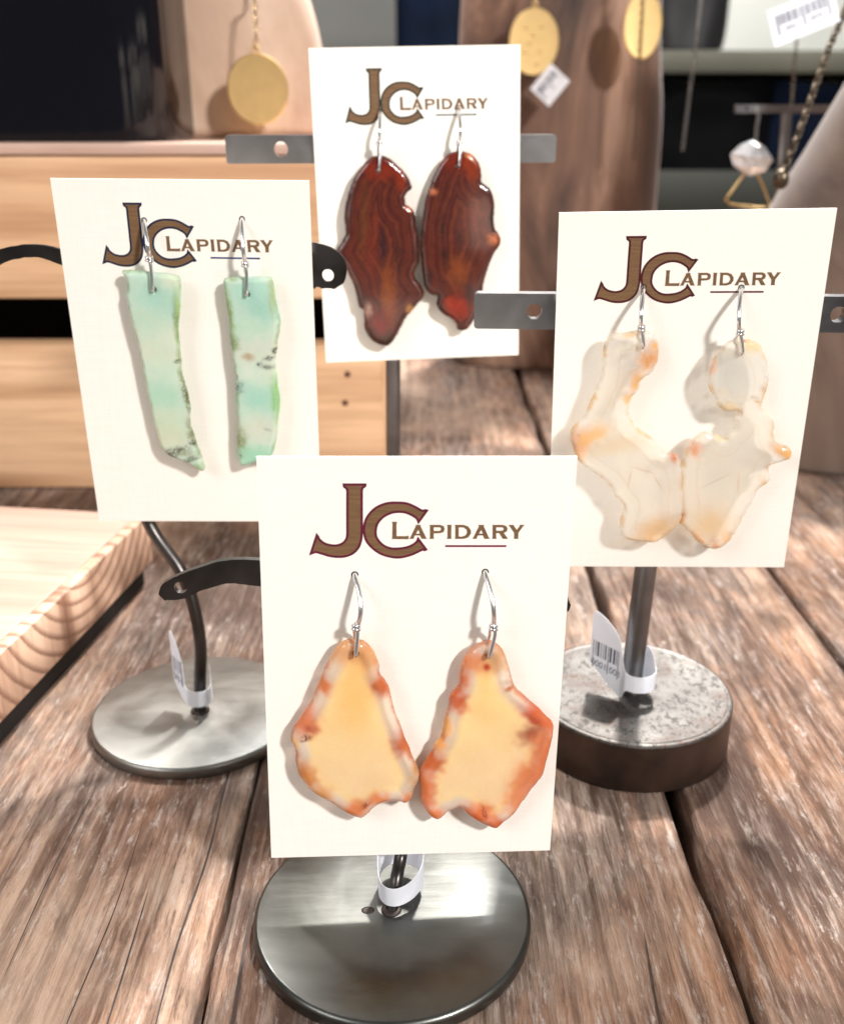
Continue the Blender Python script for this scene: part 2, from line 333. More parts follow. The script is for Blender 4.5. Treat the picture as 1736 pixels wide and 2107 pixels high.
STONE['D']=dict(card='left',off=2.6,out='7.57,18.36 8.14,18.9 10.28,19.05 12.95,19.15 15.62,19.22 17.21,19.18 17.66,18.44 17.88,16.57 18.09,14.41 18.46,12.24 18.75,10.04 18.51,7.82 18,5.86 17.76,3.88 17.38,1.89 17.4,-0.4 17.57,-2.43 17.48,-4.18 17.75,-5.94 17.79,-8.01 17.46,-10.1 17.14,-12.51 16.93,-14.95 16.38,-17.1 15.69,-19.27 14.9,-20.67 13.27,-21.31 11.95,-21.62 10.62,-22.1 9.13,-22.67 8.14,-22.27 7.83,-20.55 7.77,-18.06 7.96,-15.29 8.23,-12.56 8.28,-9.85 8.32,-7.17 8.42,-4.52 8.5,-1.9 8.32,0.69 8.14,3.26 8.04,6.36 8.1,9.14 7.99,11.34 7.74,13.53 7.5,15.69 7.44,17.3',
 hook='11.75,29.96 12.13,26.21 12.32,21.51 12.33,15.72',
 spots='13.07 16.8 5.09 2.42 -0 168 222 207 0.9;14.43 12.75 4.59 3.28 -0 148 209 194 0.9;11.45 8.33 4.63 2.22 -0 186 222 200 0.8;13.87 3.29 4.96 3.41 -0 220 223 208 0.9;11.75 2.43 1.27 0.74 -0 186 165 135 0.85;14.01 1.01 0.61 0.46 -0 50 46 40 0.9;15.63 0.3 1.25 0.46 -0 108 104 94 0.85;16.29 2.31 1.38 0.46 10 58 56 46 0.9;17.35 4.02 0.61 0.62 -0 66 64 56 0.9;8.06 10.52 0.98 6.06 -0 135 160 90 0.85;8.64 5.24 1.37 1.69 -0 130 150 95 0.8;8.83 -1.96 0.36 0.49 -0 28 28 24 0.95;9.23 -4.22 1.06 1.35 -0 40 86 86 0.9;13.25 -7.15 4.5 3.26 -0 146 214 195 0.9;17.06 -6.83 1.01 5.33 -0 138 190 118 0.85;12.57 -13.75 4.85 3.35 -0 217 219 202 0.9;8.39 -16.52 1.72 3.38 -0 134 144 94 0.85;11.91 -19.91 5.48 2.49 -0 126 204 168 0.9;17.4 15.22 0.75 3.51 -0 165 180 120 0.7;8.68 -19.92 0.35 0.44 -0 50 60 40 0.9;14.85 -13.74 0.86 0.3 -20 150 150 130 0.6')
STONE['E']=dict(card='top',off=3.0,out='-9.99,13.2 -11.58,12.91 -12.92,11.91 -14.28,10.45 -15.81,8.72 -16.92,6.55 -17.91,4.09 -18.62,1.61 -19.04,-0.89 -18.91,-3.14 -18.96,-5.12 -20.08,-7.08 -21.19,-8.47 -21.5,-9.9 -20.6,-11.36 -19.36,-13.13 -18.42,-15.2 -17.49,-17.56 -16.85,-19.94 -16.39,-22.91 -15.23,-24.15 -15.2,-26.84 -14.99,-28.96 -14.16,-30.8 -12.69,-32.23 -10.89,-33.12 -9.21,-33.28 -7.95,-32.26 -6.66,-30.48 -5.53,-28.4 -3.92,-25.75 -2.35,-24.16 -0.94,-22.56 0.31,-21.12 0.49,-19.94 -0.38,-18.14 -1.4,-16.93 -1.96,-15.44 -1.47,-14 -0.68,-12.57 -0.49,-10.84 -0.57,-8.24 -0.66,-5.95 -1.05,-3.66 -1.28,-1.39 -1.82,0.31 -2.83,1.18 -3.63,1.76 -3.64,3.44 -3.02,4.53 -1.98,5.2 -2.09,6.44 -2.92,8.12 -4.32,9.93 -6.01,11.48 -7.41,12.6 -8.84,13.09',
 hook='-9.04,23.34 -9.38,19.05 -9.65,15.59 -9.98,9.66',
 spots='-9.25 9.92 4.34 2.18 -0 162 52 20 0.9;-4.39 7.6 1.46 2.75 -0 168 60 26 0.85;-2.68 6.18 1.17 1.38 -0 46 22 16 0.8;-7.13 12.32 2.6 0.49 -20 50 25 15 0.6;-9.65 -8.54 0.77 4.58 -0 36 20 26 0.95;-5.92 -12.4 0.72 5.5 -0 52 26 18 0.9;-12.59 -7.88 1.77 8.57 -0 108 40 24 0.6;-8.59 -20.22 1.81 7.09 -0 132 66 24 0.75;-10.98 -27.6 2.43 2.71 -0 152 44 36 0.9;-9 -31.61 3.06 1.82 -0 46 24 14 0.85;-13.83 -30.21 1.52 1.82 -0 46 24 14 0.7;-14.17 -23.89 1.09 1.79 -0 172 134 120 0.85;-3.41 -23.97 0.91 1.08 -0 190 132 72 0.9;-2.7 0.48 1.18 0.73 -20 190 112 70 0.9;-17.79 0.75 0.82 5.58 -8 40 30 36 0.7;-15.58 -21.76 2.1 2.07 -0 40 24 22 0.7;-0.79 -10.83 1.2 3.47 -0 44 22 20 0.7;-14.12 -2.15 1.17 8.44 -5 92 56 24 0.6;-4.88 -27.22 1.22 2.71 -35 44 24 16 0.7')
STONE['F']=dict(card='top',off=3.0,out='9.52,13.69 8.07,13.45 6.6,12.67 5.26,11.2 4.06,9.32 3.14,7.41 2.21,5.23 1.43,3.02 0.93,0.8 0.42,-2 -0.01,-4.83 -0.17,-7.68 -0.1,-10.85 0.12,-13.76 0.22,-16.1 0.61,-18.47 1.49,-19.97 2.68,-20.9 4.04,-21.25 3.6,-23.32 5.03,-25.47 7.15,-26.75 8.51,-28.01 8.8,-29.54 9.87,-30.18 11.26,-29.93 12.51,-28.76 13.44,-27.28 14.07,-25.79 14.85,-23.41 15.54,-20.75 15.95,-18.09 16.87,-15.18 17.94,-12.29 18.85,-10.57 19.91,-9.15 20.3,-7.72 19.76,-6.27 18.71,-4.52 18.56,-1.95 18.71,0.31 18.42,2.57 17.68,4.54 16.79,5.4 15.47,6.41 15.48,7.93 15.19,9.87 14.18,11.81 12.73,13.07 10.98,13.66',
 hook='10.11,23.08 10.18,19.15 9.86,15.28 9.63,10.28',
 spots='8.91 11.66 4.09 2.46 -0 150 44 20 0.9;12.99 10.2 2.05 3.29 15 176 70 30 0.9;12.43 12.4 1.46 0.68 -30 204 122 62 0.8;5.26 -4.41 0.6 3.7 -5 42 24 18 0.9;9.54 -7.68 0.6 2.3 8 48 26 22 0.9;5.88 -11.62 1.02 2.61 10 42 24 22 0.9;9.14 -15.22 2.72 3.81 -0 122 60 26 0.85;14.08 -1.54 3.28 5.66 -0 112 60 44 0.7;18.25 -7.37 1.38 1.32 -30 192 106 60 0.9;17.66 -2.49 1.02 3.13 -0 46 32 28 0.85;3.22 4.37 1 0.78 -0 190 112 76 0.9;9.64 -24.13 2.75 3 -0 188 58 34 0.9;6.9 -22.84 1.53 1.49 -0 192 62 36 0.8;1.27 -16.13 1.21 2.64 -0 38 22 22 0.85;12.12 -20.93 1.53 2.98 -0 58 34 30 0.85;16.79 3.73 2.07 1.68 -30 60 24 20 0.7;9.89 -28.66 1.85 1.52 -0 70 30 20 0.6;15.18 -19.25 0.92 2.37 -0 50 32 20 0.7')
STONE['G']=dict(card='right',off=4.5,out='-14.84,15.48 -13.6,15.52 -12.1,15.56 -10.63,15.88 -9.14,15.94 -7.62,15.59 -6.41,14.43 -5.72,12.87 -5.58,11.05 -5.77,9.22 -6.64,7.37 -7.97,6.45 -8.67,5.52 -8.83,4.18 -9.52,3.11 -10.24,2.3 -10.46,0.94 -10.45,-0.44 -9.95,-2.09 -9.06,-3.76 -7.43,-4.89 -5.78,-6.01 -4.37,-7.43 -2.93,-9.13 -1.6,-9.42 -0.4,-9.71 0.38,-11.14 0.92,-12.87 1.64,-16.65 2.14,-20.8 2,-23.8 1.24,-25.93 -0.13,-27.46 -1.9,-29.16 -3.48,-29.88 -5.41,-29.79 -7.89,-29.49 -9.86,-28.72 -10.79,-26.88 -10.7,-23.82 -10.27,-22.01 -10.91,-20.51 -12.34,-19.02 -13.25,-17.24 -14.68,-15.47 -16.63,-14.01 -18.28,-12.84 -19.94,-11.39 -21.1,-9.09 -21.85,-6.81 -21.93,-4.83 -21.08,-3.16 -19.83,-2.05 -18.99,-0.39 -18.2,2.07 -17.31,4.77 -16.52,6.91 -16.31,10.09 -16.29,12.18 -15.9,14.26',
 hook='-8.86,23.34 -9.63,20.59 -9.43,16.26 -9.05,12.9',
 spots='-7.23 10.28 1.76 2.36 -35 220 152 74 0.9;-9.45 5.8 1.02 2.14 -15 228 176 106 0.85;-11.01 2.3 1.08 0.98 -0 232 190 120 0.8;-19.87 -7.1 1.84 2.27 -0 214 138 84 0.9;-17.58 -5.41 3.41 1.69 22 238 192 126 0.8;-0.75 -10.28 1 1.09 -0 200 120 66 0.9;1.65 -24.41 0.59 1.39 -30 222 164 92 0.9;-4.11 -28.86 0.76 0.68 -0 212 146 76 0.9;-2.89 -26.86 4.35 2.76 20 244 208 156 0.75;-11.58 15.12 1.5 0.41 5 238 194 130 0.8;-6.44 13.14 1 0.88 -0 228 170 94 0.8;-7.13 -12.86 2.38 0.17 -18 222 200 174 0.7;-3.74 -15.77 1.59 0.18 -58 222 200 174 0.7;-9.65 -14.89 0.16 2.05 -8 222 200 174 0.7;-12.32 -19.32 0.38 0.42 -0 214 160 100 0.8;-20.54 -9.95 1.59 1.72 -0 238 190 130 0.7;-7.71 -4.61 1.56 0.73 -20 244 214 160 0.7;-12.74 -7.69 6.83 1.7 10 246 226 190 0.5;-16.12 12.76 0.2 0.36 -0 60 50 40 0.9;-20.48 -5.12 0.37 0.23 -0 70 50 40 0.9')
STONE['H']=dict(card='right',off=4.5,out='8.36,14.03 9.58,14.23 10.58,14.06 12.1,13.74 13.43,12.96 14.29,11.92 15.13,10.1 15.76,8 16.15,5.89 16.03,3.76 15.63,1.88 15.44,0.25 16.56,-0.57 17.62,-1.94 18.33,-3.6 18.41,-5.26 19.14,-6.94 20.53,-7.78 21.89,-8.35 22.48,-9.48 22.32,-10.61 21.25,-11.32 19.76,-11.89 18.42,-12.61 18.6,-14.04 19,-15.2 18.49,-16.37 17.51,-16.95 16.63,-18.42 15.84,-20.78 14.79,-23.18 13.99,-25.59 13.14,-27.73 12.24,-29.42 11.03,-30.82 9.73,-31.38 8.09,-31.3 6.36,-30.37 4.86,-28.83 3.64,-27.3 2.31,-26.08 1.57,-25.32 1.79,-23.2 1.45,-20.8 0.93,-17.83 0.55,-14.9 0.61,-12.58 0.94,-10.28 1.44,-8.58 2.33,-6.88 3.51,-5.62 4.61,-4.93 6.07,-5.35 7.39,-5.64 8.77,-6.48 9.67,-5.23 10.61,-4.4 10.72,-3.01 10.34,-1.91 11.27,-1.09 10.21,-0.67 8.95,-0.8 7.75,-0.39 6.75,0.71 5.83,2.2 4.91,3.83 4.38,5.44 4.2,7.3 4.42,8.88 5.04,10.18 5.88,11.73 6.99,13.02',
 hook='9.69,22.99 8.71,19.64 9.28,15.32 9.81,11.44',
 spots='5.07 8.61 0.7 1.58 -8 228 158 92 0.9;7.23 3.41 0.56 0.48 -0 214 186 134 0.85;8.83 0.29 2.55 0.76 -8 222 190 134 0.85;11.73 12.72 2.23 1.19 -15 245 224 160 0.85;10.38 13.68 0.35 0.31 -0 186 84 36 0.95;14.25 1.75 0.81 0.35 -8 212 174 122 0.85;15.42 3.63 0.45 0.38 -0 204 168 116 0.85;20.16 -8.91 2.45 1.02 -28 222 164 82 0.9;21.56 -9.76 0.93 1.3 -0 228 172 92 0.85;3.27 -8.58 1.2 1.7 -0 224 154 104 0.85;8.08 -6.06 1.16 0.62 -0 240 198 116 0.85;9.34 -30.2 0.98 0.81 -0 202 124 70 0.9;8.04 -25.3 3.5 3.64 -0 246 214 160 0.7;12.23 -29.27 1.62 1.85 40 240 188 116 0.8;1.73 -24.1 0.75 1.51 -20 218 154 88 0.85;17.65 -15.93 0.79 0.7 -0 234 198 146 0.8;8.59 7.26 4.27 5.56 -0 222 224 220 0.6;10.28 -13.46 5.24 8.67 -0 232 228 216 0.5;7.83 -15.2 2.9 0.17 30 222 200 176 0.7;12.41 -16.07 0.16 2.34 4 222 200 176 0.7;18.23 -13.18 0.42 0.4 -0 190 160 130 0.7;5.66 -28.67 2.17 0.62 -45 230 170 100 0.7;15.75 6.02 0.35 0.16 -0 200 175 140 0.8')
LOGO=dict(J='-11.85,33.03 -8.44,33.02 -8.46,32.78 -8.88,32.45 -9.01,31.85 -9.01,31.19 -9.02,27.83 -9.02,24.84 -9.16,23.47 -9.61,22.24 -10.52,21.28 -11.69,20.8 -12.98,20.71 -14.27,20.89 -15.55,21.31 -16.58,21.57 -17.29,21.3 -16.27,24.48 -16.02,24.13 -15.9,23.79 -15.14,23.1 -14.12,22.75 -13.09,22.7 -12.19,23.01 -11.6,23.63 -11.36,24.45 -11.33,26.49 -11.31,29.19 -11.29,31.19 -11.29,31.99 -11.41,32.39 -11.79,32.66',C='1.49,28.6 0.17,26.64 -0.03,27.14 -0.75,27.73 -1.91,28.27 -3.2,28.42 -4.48,28.15 -5.63,27.48 -6.46,26.47 -6.75,25.38 -6.71,24.28 -6.19,23.32 -5.34,22.55 -4.3,22.13 -3.13,22.08 -1.84,22.25 -0.8,22.66 -0.03,23.28 0.15,23.76 1.49,21.88 1.23,21.77 0.9,21.89 -0.13,21.34 -1.3,20.86 -2.86,20.52 -4.29,20.65 -5.86,21.17 -7.15,22.08 -8.19,23.33 -8.6,24.7 -8.6,26.07 -8.19,27.42 -7.29,28.63 -6.15,29.44 -4.74,29.9 -3.21,29.96 -1.8,29.82 -0.51,29.28 0.66,28.6 1.23,28.67')
LETTERS=[['-4.17,26.72 -3.33,26.72 -3.41,26.26 -3.36,24.25 -1.75,24.24 -1.38,24.35 -1.43,23.69 -4.19,23.75 -4.07,23.97 -4.06,26.41'], ['-0.25,26.17 0.53,26.17 0.5,25.95 1.46,23.93 1.63,23.74 0.71,23.75 0.61,24.01 0.43,24.34 -0.39,24.35 -0.52,24.02 -0.58,23.76 -1.33,23.76 -1.13,24.02 -0.34,25.81', '0.14,25.31 -0.22,24.66 0.42,24.66'], ['1.93,26.16 3.73,26.15 4.28,25.93 4.45,25.43 4.3,24.92 3.76,24.71 2.67,24.67 2.69,23.92 2.76,23.73 1.94,23.74 2.07,23.93 2.03,25.94', '2.65,25.73 3.67,25.72 3.88,25.43 3.68,25.12 2.66,25.12'], ['4.79,26.15 5.63,26.14 5.53,25.93 5.56,23.91 5.63,23.72 4.81,23.72 4.94,23.91 4.89,25.93'], ['6.04,26.14 7.54,26.13 8.3,25.84 8.74,25.19 8.76,24.61 8.37,23.96 7.62,23.7 6.11,23.71 6.22,23.9 6.16,25.92', '6.74,25.7 7.56,25.66 8.05,25.26 8.13,24.76 7.88,24.3 7.33,24.11 6.78,24.12'], ['9.94,26.12 10.89,26.11 10.81,25.9 11.73,23.94 11.95,23.68 10.99,23.68 10.83,24.09 10.73,24.28 9.91,24.28 9.74,23.88 9.79,23.69 8.99,23.7 9.19,23.96 10.01,25.83', '10.42,25.25 10.09,24.6 10.74,24.6'], ['12.2,26.11 13.98,26.1 14.54,25.88 14.76,25.44 14.65,24.94 14.18,24.69 14.84,23.77 14.91,23.66 14.02,23.66 13.87,23.93 13.42,24.65 12.91,24.66 12.95,23.86 13.05,23.67 12.22,23.67 12.35,23.86 12.27,25.89', '12.87,25.67 13.93,25.66 14.15,25.37 13.95,25.09 12.9,25.09'], ['14.87,26.09 15.76,26.09 15.77,25.94 16.29,25.22 16.74,25.89 16.7,26.08 17.55,26.08 17.29,25.79 16.59,24.71 16.59,23.84 16.64,23.65 15.81,23.65 15.91,23.84 15.87,24.68 15.09,25.8'], ['4.6,22.63 14.69,22.56 14.7,22.21 4.61,22.28']]
POSE = {'front': ((-1.2, 148.6, 49.9), (-3.3, 1.1, 3.7)), 'left': ((-48.3, 211.3, 88.2), (3.6, .6, 1.0)),
        'right': ((52.1, 196.5, 83.6), (3.3, -1.3, -3.2)), 'top': ((-.7, 263.1, 115.2), (-3.0, -1.3, 4.8))}
CW, CH = 51.0, 75.2
def card_matrix(k):
    t, r = POSE[k]; r = Vector(tuple(map(rad, r)))
    return Matrix.Translation(Vector(t)) @ Matrix.Rotation(r.length, 4, r.normalized())
CM = {k: card_matrix(k) for k in POSE}
def cw(k, x, y, z): return CM[k] @ Vector((x, y, z))
def place(o, k):
    m = CM[k].copy(); m.translation = m.translation * MM; o.matrix_world = m

# ================================================================== the table
table = tag(empty('table', (20, 400, 0)), 'weathered plank table carrying the earring stands', None, None, 'structure')
OFF = Vector((20, 400, 0))
def plank(x0, x1, y0, y1, top, seed, wob=.9):
    """a board with uneven long edges and worn arrises"""
    random.seed(seed); n = 64; b = MB(); v = []; f = []
    def edge(x, y, s): return x + wob * (mnoise.noise((x * .31, y * .035, s)) + .45 * mnoise.noise((x * .9, y * .17, s + 9)))
    for i in range(n + 1):
        y = y0 + (y1 - y0) * (i / n) ** 1.5
        a, c = edge(x0, y, seed), edge(x1, y, seed + 40)
        r = 1.1
        for x, z in ((a, top - 22), (a, top - 1.3), (a + r * .35, top - .35), (a + r, top), (a + r * 3, top), ((a + c) / 2, top), (c - r * 3, top),
                     (c - r, top), (c - r * .35, top - .35), (c, top - 1.3), (c, top - 22)):
            v.append((x - OFF.x, y - OFF.y, z))
    m = 11
    for i in range(n):
        for k in range(m - 1): f.append((i * m + k, (i + 1) * m + k, (i + 1) * m + k + 1, i * m + k + 1))
    f.append(tuple(range(m - 1, -1, -1))[::-1]); f.append(tuple(n * m + k for k in range(m))[::-1])
    b.add(v, f); return b.build('plank', M['table'], table, True, angle=50)
for i, (a, c, top) in enumerate([(-330, -262.5, -.2), (-261, -188, -.5), (-187, -113.4, -.1), (-112.2, -37.9, 0), (-36.6, 53.6, -.15), (57.0, 112.4, .0), (115.0, 178, -.5), (180.5, 246, -.1), (248, 316, -.6), (318, 390, 0)]):
    plank(a, c, 48, 900, top, i * 3 + 1, 1.6 if c in (53.6,) or a == 57.0 else .8)
b = MB(); b.box((-350, -340, -70), (370, 490, -23)); b.build('table_frame', M['dark_gap'], table)
for x in (-320, 320):
    for y in (-310, 460): MB().box((x - 25, y - 25, -900), (x + 25, y + 25, -71), 3).build('leg', M['dark_gap'], table)
# drying cracks in the boards: thin dark slivers of open grain
def sliver(pts, w):
    b = MB(); P = spline([Vector((x, y, 0)) for x, y in pts], 10); v = []; f = []
    for i, p in enumerate(P):
        k = w * (math.sin(math.pi * (i + .3) / (len(P) + .2)) ** .5) * (.75 + .5 * mnoise.noise((i * .7, w, 3)))
        v += [(p.x - k - OFF.x, p.y - OFF.y, .06), (p.x + k - OFF.x, p.y - OFF.y, .06)]
    for i in range(len(P) - 1): f.append((2 * i, 2 * i + 1, 2 * i + 3, 2 * i + 2))
    b.add(v, f); return b.build('crack', M['dark_gap'], table)
sliver([(-43, 108), (-43.8, 135), (-42.9, 160), (-43.6, 188), (-43, 214)], .28)
sliver([(-31.5, 100), (-31.0, 120), (-31.8, 141), (-31.2, 150)], .3)
sliver([(-51, 100), (-51.5, 125), (-52.3, 150)], .2)
sliver([(-57, 98), (-58, 118), (-57.4, 146), (-58.5, 170)], .16)
sliver([(-72, 130), (-72.6, 160), (-71.4, 190)], .16)
sliver([(40, 95), (39, 118), (40.3, 140)], .18)
sliver([(-60, 560), (28, 420), (27, 360)][1:] + [(28.5, 310)], .3)

# ================================================================== display stands
def disc(r, h, bev=.9):
    return [(r - bev * .6, 0), (r - bev * .1, bev * .35), (r, bev * .8), (r, h - bev), (r - bev * .12, h - bev * .55), (r - bev * .5, h - bev * .15), (r - bev, h), (r * .5, h), (.6, h)]
# --- round steel disc with hand forged arm (two of these)
def forged_stand(label, base, rod_pts, rr, arm, arm_w, holes, disc_mat):
    root = tag(empty('display_stand', (base[0], base[1], 0)), label, 'display stand', 'iron earring display stands')
    o = Vector((base[0], base[1], 0))
    MB().lathe(disc(25.2, 3.0), 96).build('base', disc_mat, root, True, angle=40)
    P = spline([Vector(p) - o for p in rod_pts], 10)
    MB().tube(P, rr, 16).build('rod', M['steel_dark'], root, True, angle=60)
    # small socket where the rod enters the disc
    p = Vector(rod_pts[0]) - o
    MB().lathe([(rr * 1.55, 3.02), (rr * 1.5, 3.2), (rr * 1.02, 3.35), (rr * .9, 3.3)], 24, (p.x, p.y)).build('socket', M['dark_gap'], root, True)
    # forged arm: flat in the plane of the card, pierced ends
    C = spline([Vector(p) - o for p in arm], 10); n = len(C)
    Wd = []
    for i in range(n):
        t = i / (n - 1) * (len(arm_w) - 1); k = min(int(t), len(arm_w) - 2); Wd.append(arm_w[k] + (arm_w[k + 1] - arm_w[k]) * (t - k))
    outline_top = []; outline_bot = []
    for i in range(n):
        T = (C[min(i + 1, n - 1)] - C[max(i - 1, 0)]).normalized(); N = Vector((-T.z, 0, T.x))
        j = .12 * mnoise.noise((i * .5, 1.3, base[0]))
        outline_top.append(C[i] + N * (Wd[i] + j)); outline_bot.append(C[i] - N * (Wd[i] - j))
    poly = outline_top + outline_bot[::-1]
    arm_plate(poly, [(Vector(h[:3]) - o, h[3]) for h in holes], 1.15).build('arm', M['steel_dark'], root, True, angle=35)
    return root
def arm_plate(poly, holes, th):
    """pierced plate: outline in x,z with a depth y that varies along x, thickness th, softened edges"""
    ys = [(p.x, p.y) for p in poly]
    def depth(x): 
        num = den = 0
        for a, y in ys:
            w = 1 / (.3 + (a - x) ** 2); num += w * y; den += w
        return num / den
    pts = [Vector((p.x, p.z)) for p in poly]; edges = [(i, (i + 1) % len(pts)) for i in range(len(pts))]
    hl = []
    for h, r in holes:
        s = len(pts); k = 20
        pts += [Vector((h.x + r * math.cos(2 * math.pi * j / k), h.z + r * 1.05 * math.sin(2 * math.pi * j / k))) for j in range(k)]
        edges += [(s + j, s + (j + 1) % k) for j in range(k)]; hl.append((h.x, h.z, r))
    vs, es, fs, ov, oe, of = delaunay_2d_cdt(pts, edges, [], 1, 1e-4)
    def inh(c): return any((c[0] - x) ** 2 + (c[1] - z) ** 2 < (r * .99) ** 2 for x, z, r in hl)
    npoly = len(poly)
    def inside(c):
        r = False; j = npoly - 1
        for i in range(npoly):
            xi, zi, xj, zj = poly[i].x, poly[i].z, poly[j].x, poly[j].z
            if (zi > c[1]) != (zj > c[1]) and c[0] < (xj - xi) * (c[1] - zi) / (zj - zi) + xi: r = not r
            j = i
        return r
    tri = []
    for t in fs:
        c = sum((vs[i] for i in t), Vector((0, 0))) / len(t)
        if inside(c) and not inh(c): tri.append(t)
    b = MB(); n = len(vs)
    b.v = [(p.x, depth(p.x) - th / 2, p.y) for p in vs] + [(p.x, depth(p.x) + th / 2, p.y) for p in vs]
    cnt = {}
    for t in tri:
        for i in range(len(t)):
            a, c = t[i], t[(i + 1) % len(t)]; cnt[(a, c)] = cnt.get((a, c), 0) + 1
    b.f = [tuple(t) for t in tri] + [tuple(i + n for i in reversed(t)) for t in tri]
    for (a, c) in cnt:
        if (c, a) not in cnt: b.f.append((c, a, a + n, c + n))
    return b
A_ = lambda u, v, d: tuple(at(u, v, d))
left_stand = forged_stand('curved black rod on a steel disc, holding the card of mint green stones', (-55, 209.5),
    [(-54.0, 208.1, 2.0), (-53.6, 208.8, 10.3), A_(413, 1330, 209.5), A_(400, 1250, 210.5), A_(372, 1175, 212.5), A_(304, 1070, 216.3), (-65.5, 217, 66), (-62, 216, 88), (-52, 213, 104), (-47.5, 212.4, 110.5)], 1.5,
    [A_(-70, 585, 212.4), A_(-30, 545, 212.4), A_(20, 522, 212.4), A_(80, 516, 212.4), A_(140, 531, 212.4), A_(240, 548, 212.6), A_(390, 528, 212.6), A_(540, 520, 212.6), A_(640, 542, 212.6), A_(672, 556, 212.6), A_(688, 573, 212.6), A_(698, 588, 212.6)],
    [2.6, 1.6, 1.3, 1.25, 1.6, 1.8, 1.9, 2.3, 4.4, 4.6, 3.3, 1.2], [A_(675, 566, 212.6) + (1.25,)], M['steel_disc'])
front_stand = forged_stand('curved black rod on a steel disc, holding the card of orange-rimmed amber stones', (-5.4, 142.4),
    [(-5.6, 142.3, 2.0), A_(815, 1812, 145.2), A_(826, 1750, 149.4), (-2.5, 152.6, 22), (-1.0, 153.6, 40), (-1.5, 153.2, 62)], 1.2,
    [A_(334, 1226, 150.8), A_(348, 1216, 150.8), A_(372, 1206, 150.8), A_(410, 1190, 150.9), A_(470, 1174, 151), A_(536, 1177, 151), (-12, 151.8, 65.6), (0, 152.3, 65), (14, 152.5, 64.5), A_(1140, 1236, 152.8), A_(1160, 1245, 152.8), A_(1171, 1248, 152.8)],
    [.7, 1.7, 2.1, 2.0, 2.1, 2.4, 2.4, 2.4, 2.3, 1.9, 1.4, .6], [A_(373, 1206, 150.8) + (1.05,)], M['steel_disc_shaded'])
p = at_h(757, 1873, 3.0)
pit = MB().lathe([(1.25, 0), (1.2, .05), (.8, .12), (.3, .06)], 14, sy=.75).build('pit', M['dark_gap'], front_stand, True); pit.location = (p - Vector((-5.4, 142.4, 0))) * MM
# --- straight steel T bar stands
def tbar_stand(label, base, r, h, top_mat, side_mat, bar_c, rz, length, tall, thick, rod_r, holes, name='display_stand', rod=None):
    root = tag(empty(name, (base[0], base[1], 0)), label, 'display stand', 'iron earring display stands')
    o = Vector((base[0], base[1], 0))
    if side_mat is not None:
        MB().lathe([(r - .5, 0), (r, .5), (r, h - 1.0), (r - .15, h - .55), (r - .6, h - .5)], 96).build('base', side_mat, root, True, angle=40)
        MB().lathe([(r - .08, h - .98), (r + .05, h - .6), (r - .12, h - .2), (r - .5, h - .02), (r - 1.0, h), (r - 1.25, h - .12), (r - 1.7, h - .14), (r * .6, h - .10), (.4, h - .08)], 96).build('base_top', top_mat, root, True, angle=40)
    else:
        MB().lathe(disc(r, h), 96).build('base', top_mat, root, True, angle=40)
    bc = Vector(bar_c) - o
    rp = (Vector(rod) - o) if rod else Vector((bc.x, bc.y + .4, 0)); ty = bc.y + thick / 2 + rod_r * .8
    MB().tube([(rp.x, rp.y, h - .4), (bc.x, ty, bc.z + tall * .3)], rod_r, 24).build('rod', M['steel_bar'], root, True, angle=60)
    # pierced flat bar with softened ends
    L = length / 2; t = tall / 2; k = .7; poly = []
    for sx, sz in ((1, 1), (-1, 1), (-1, -1), (1, -1)):
        a0 = {(1, 1): 0, (-1, 1): 90, (-1, -1): 180, (1, -1): 270}[(sx, sz)]
        for a in (0, 30, 60, 90):
            poly.append(Vector((sx * (L - k) + k * math.cos(rad(a0 + a)), 0, sz * (t - k) + k * math.sin(rad(a0 + a)))))
    bar = arm_plate(poly, [(Vector((x, 0, 0)), rr) for x, rr in holes], thick).build('crossbar', M['steel_bar'], root, False)
    bar.location = bc * MM; bar.rotation_euler = (0, 0, rad(rz))
    return root
p = cw('right', 0, 2.3, 18.2)
tbar_stand('straight rod on a thick rusty-topped steel puck, holding the card of clear white stones', (49.2, 202.6), 23.0, 12.5,
           M['steel_rust'], M['steel_side'], (p.x - .2, p.y + .3, 101.6), -3.2, 82.5, 7.0, 3.0, 2.45, [(-29.4, 1.55), (29.4, 1.55)], rod=(48.7, 202.0, 0))
p = cw('top', -6.5, 2.3, 14.4)
tbar_stand('straight rod with flat crossbar, holding the card of dark red-brown stones', (-8.2, 268), 25.0, 3.0,
           M['steel_disc'], None, (-7.3, p.y + .3, 129.6), 4.8, 82.0, 6.6, 3.0, 2.0, [(-27.6, 1.75), (27.6, 1.75)], rod=(-8.6, 269.5, 0))

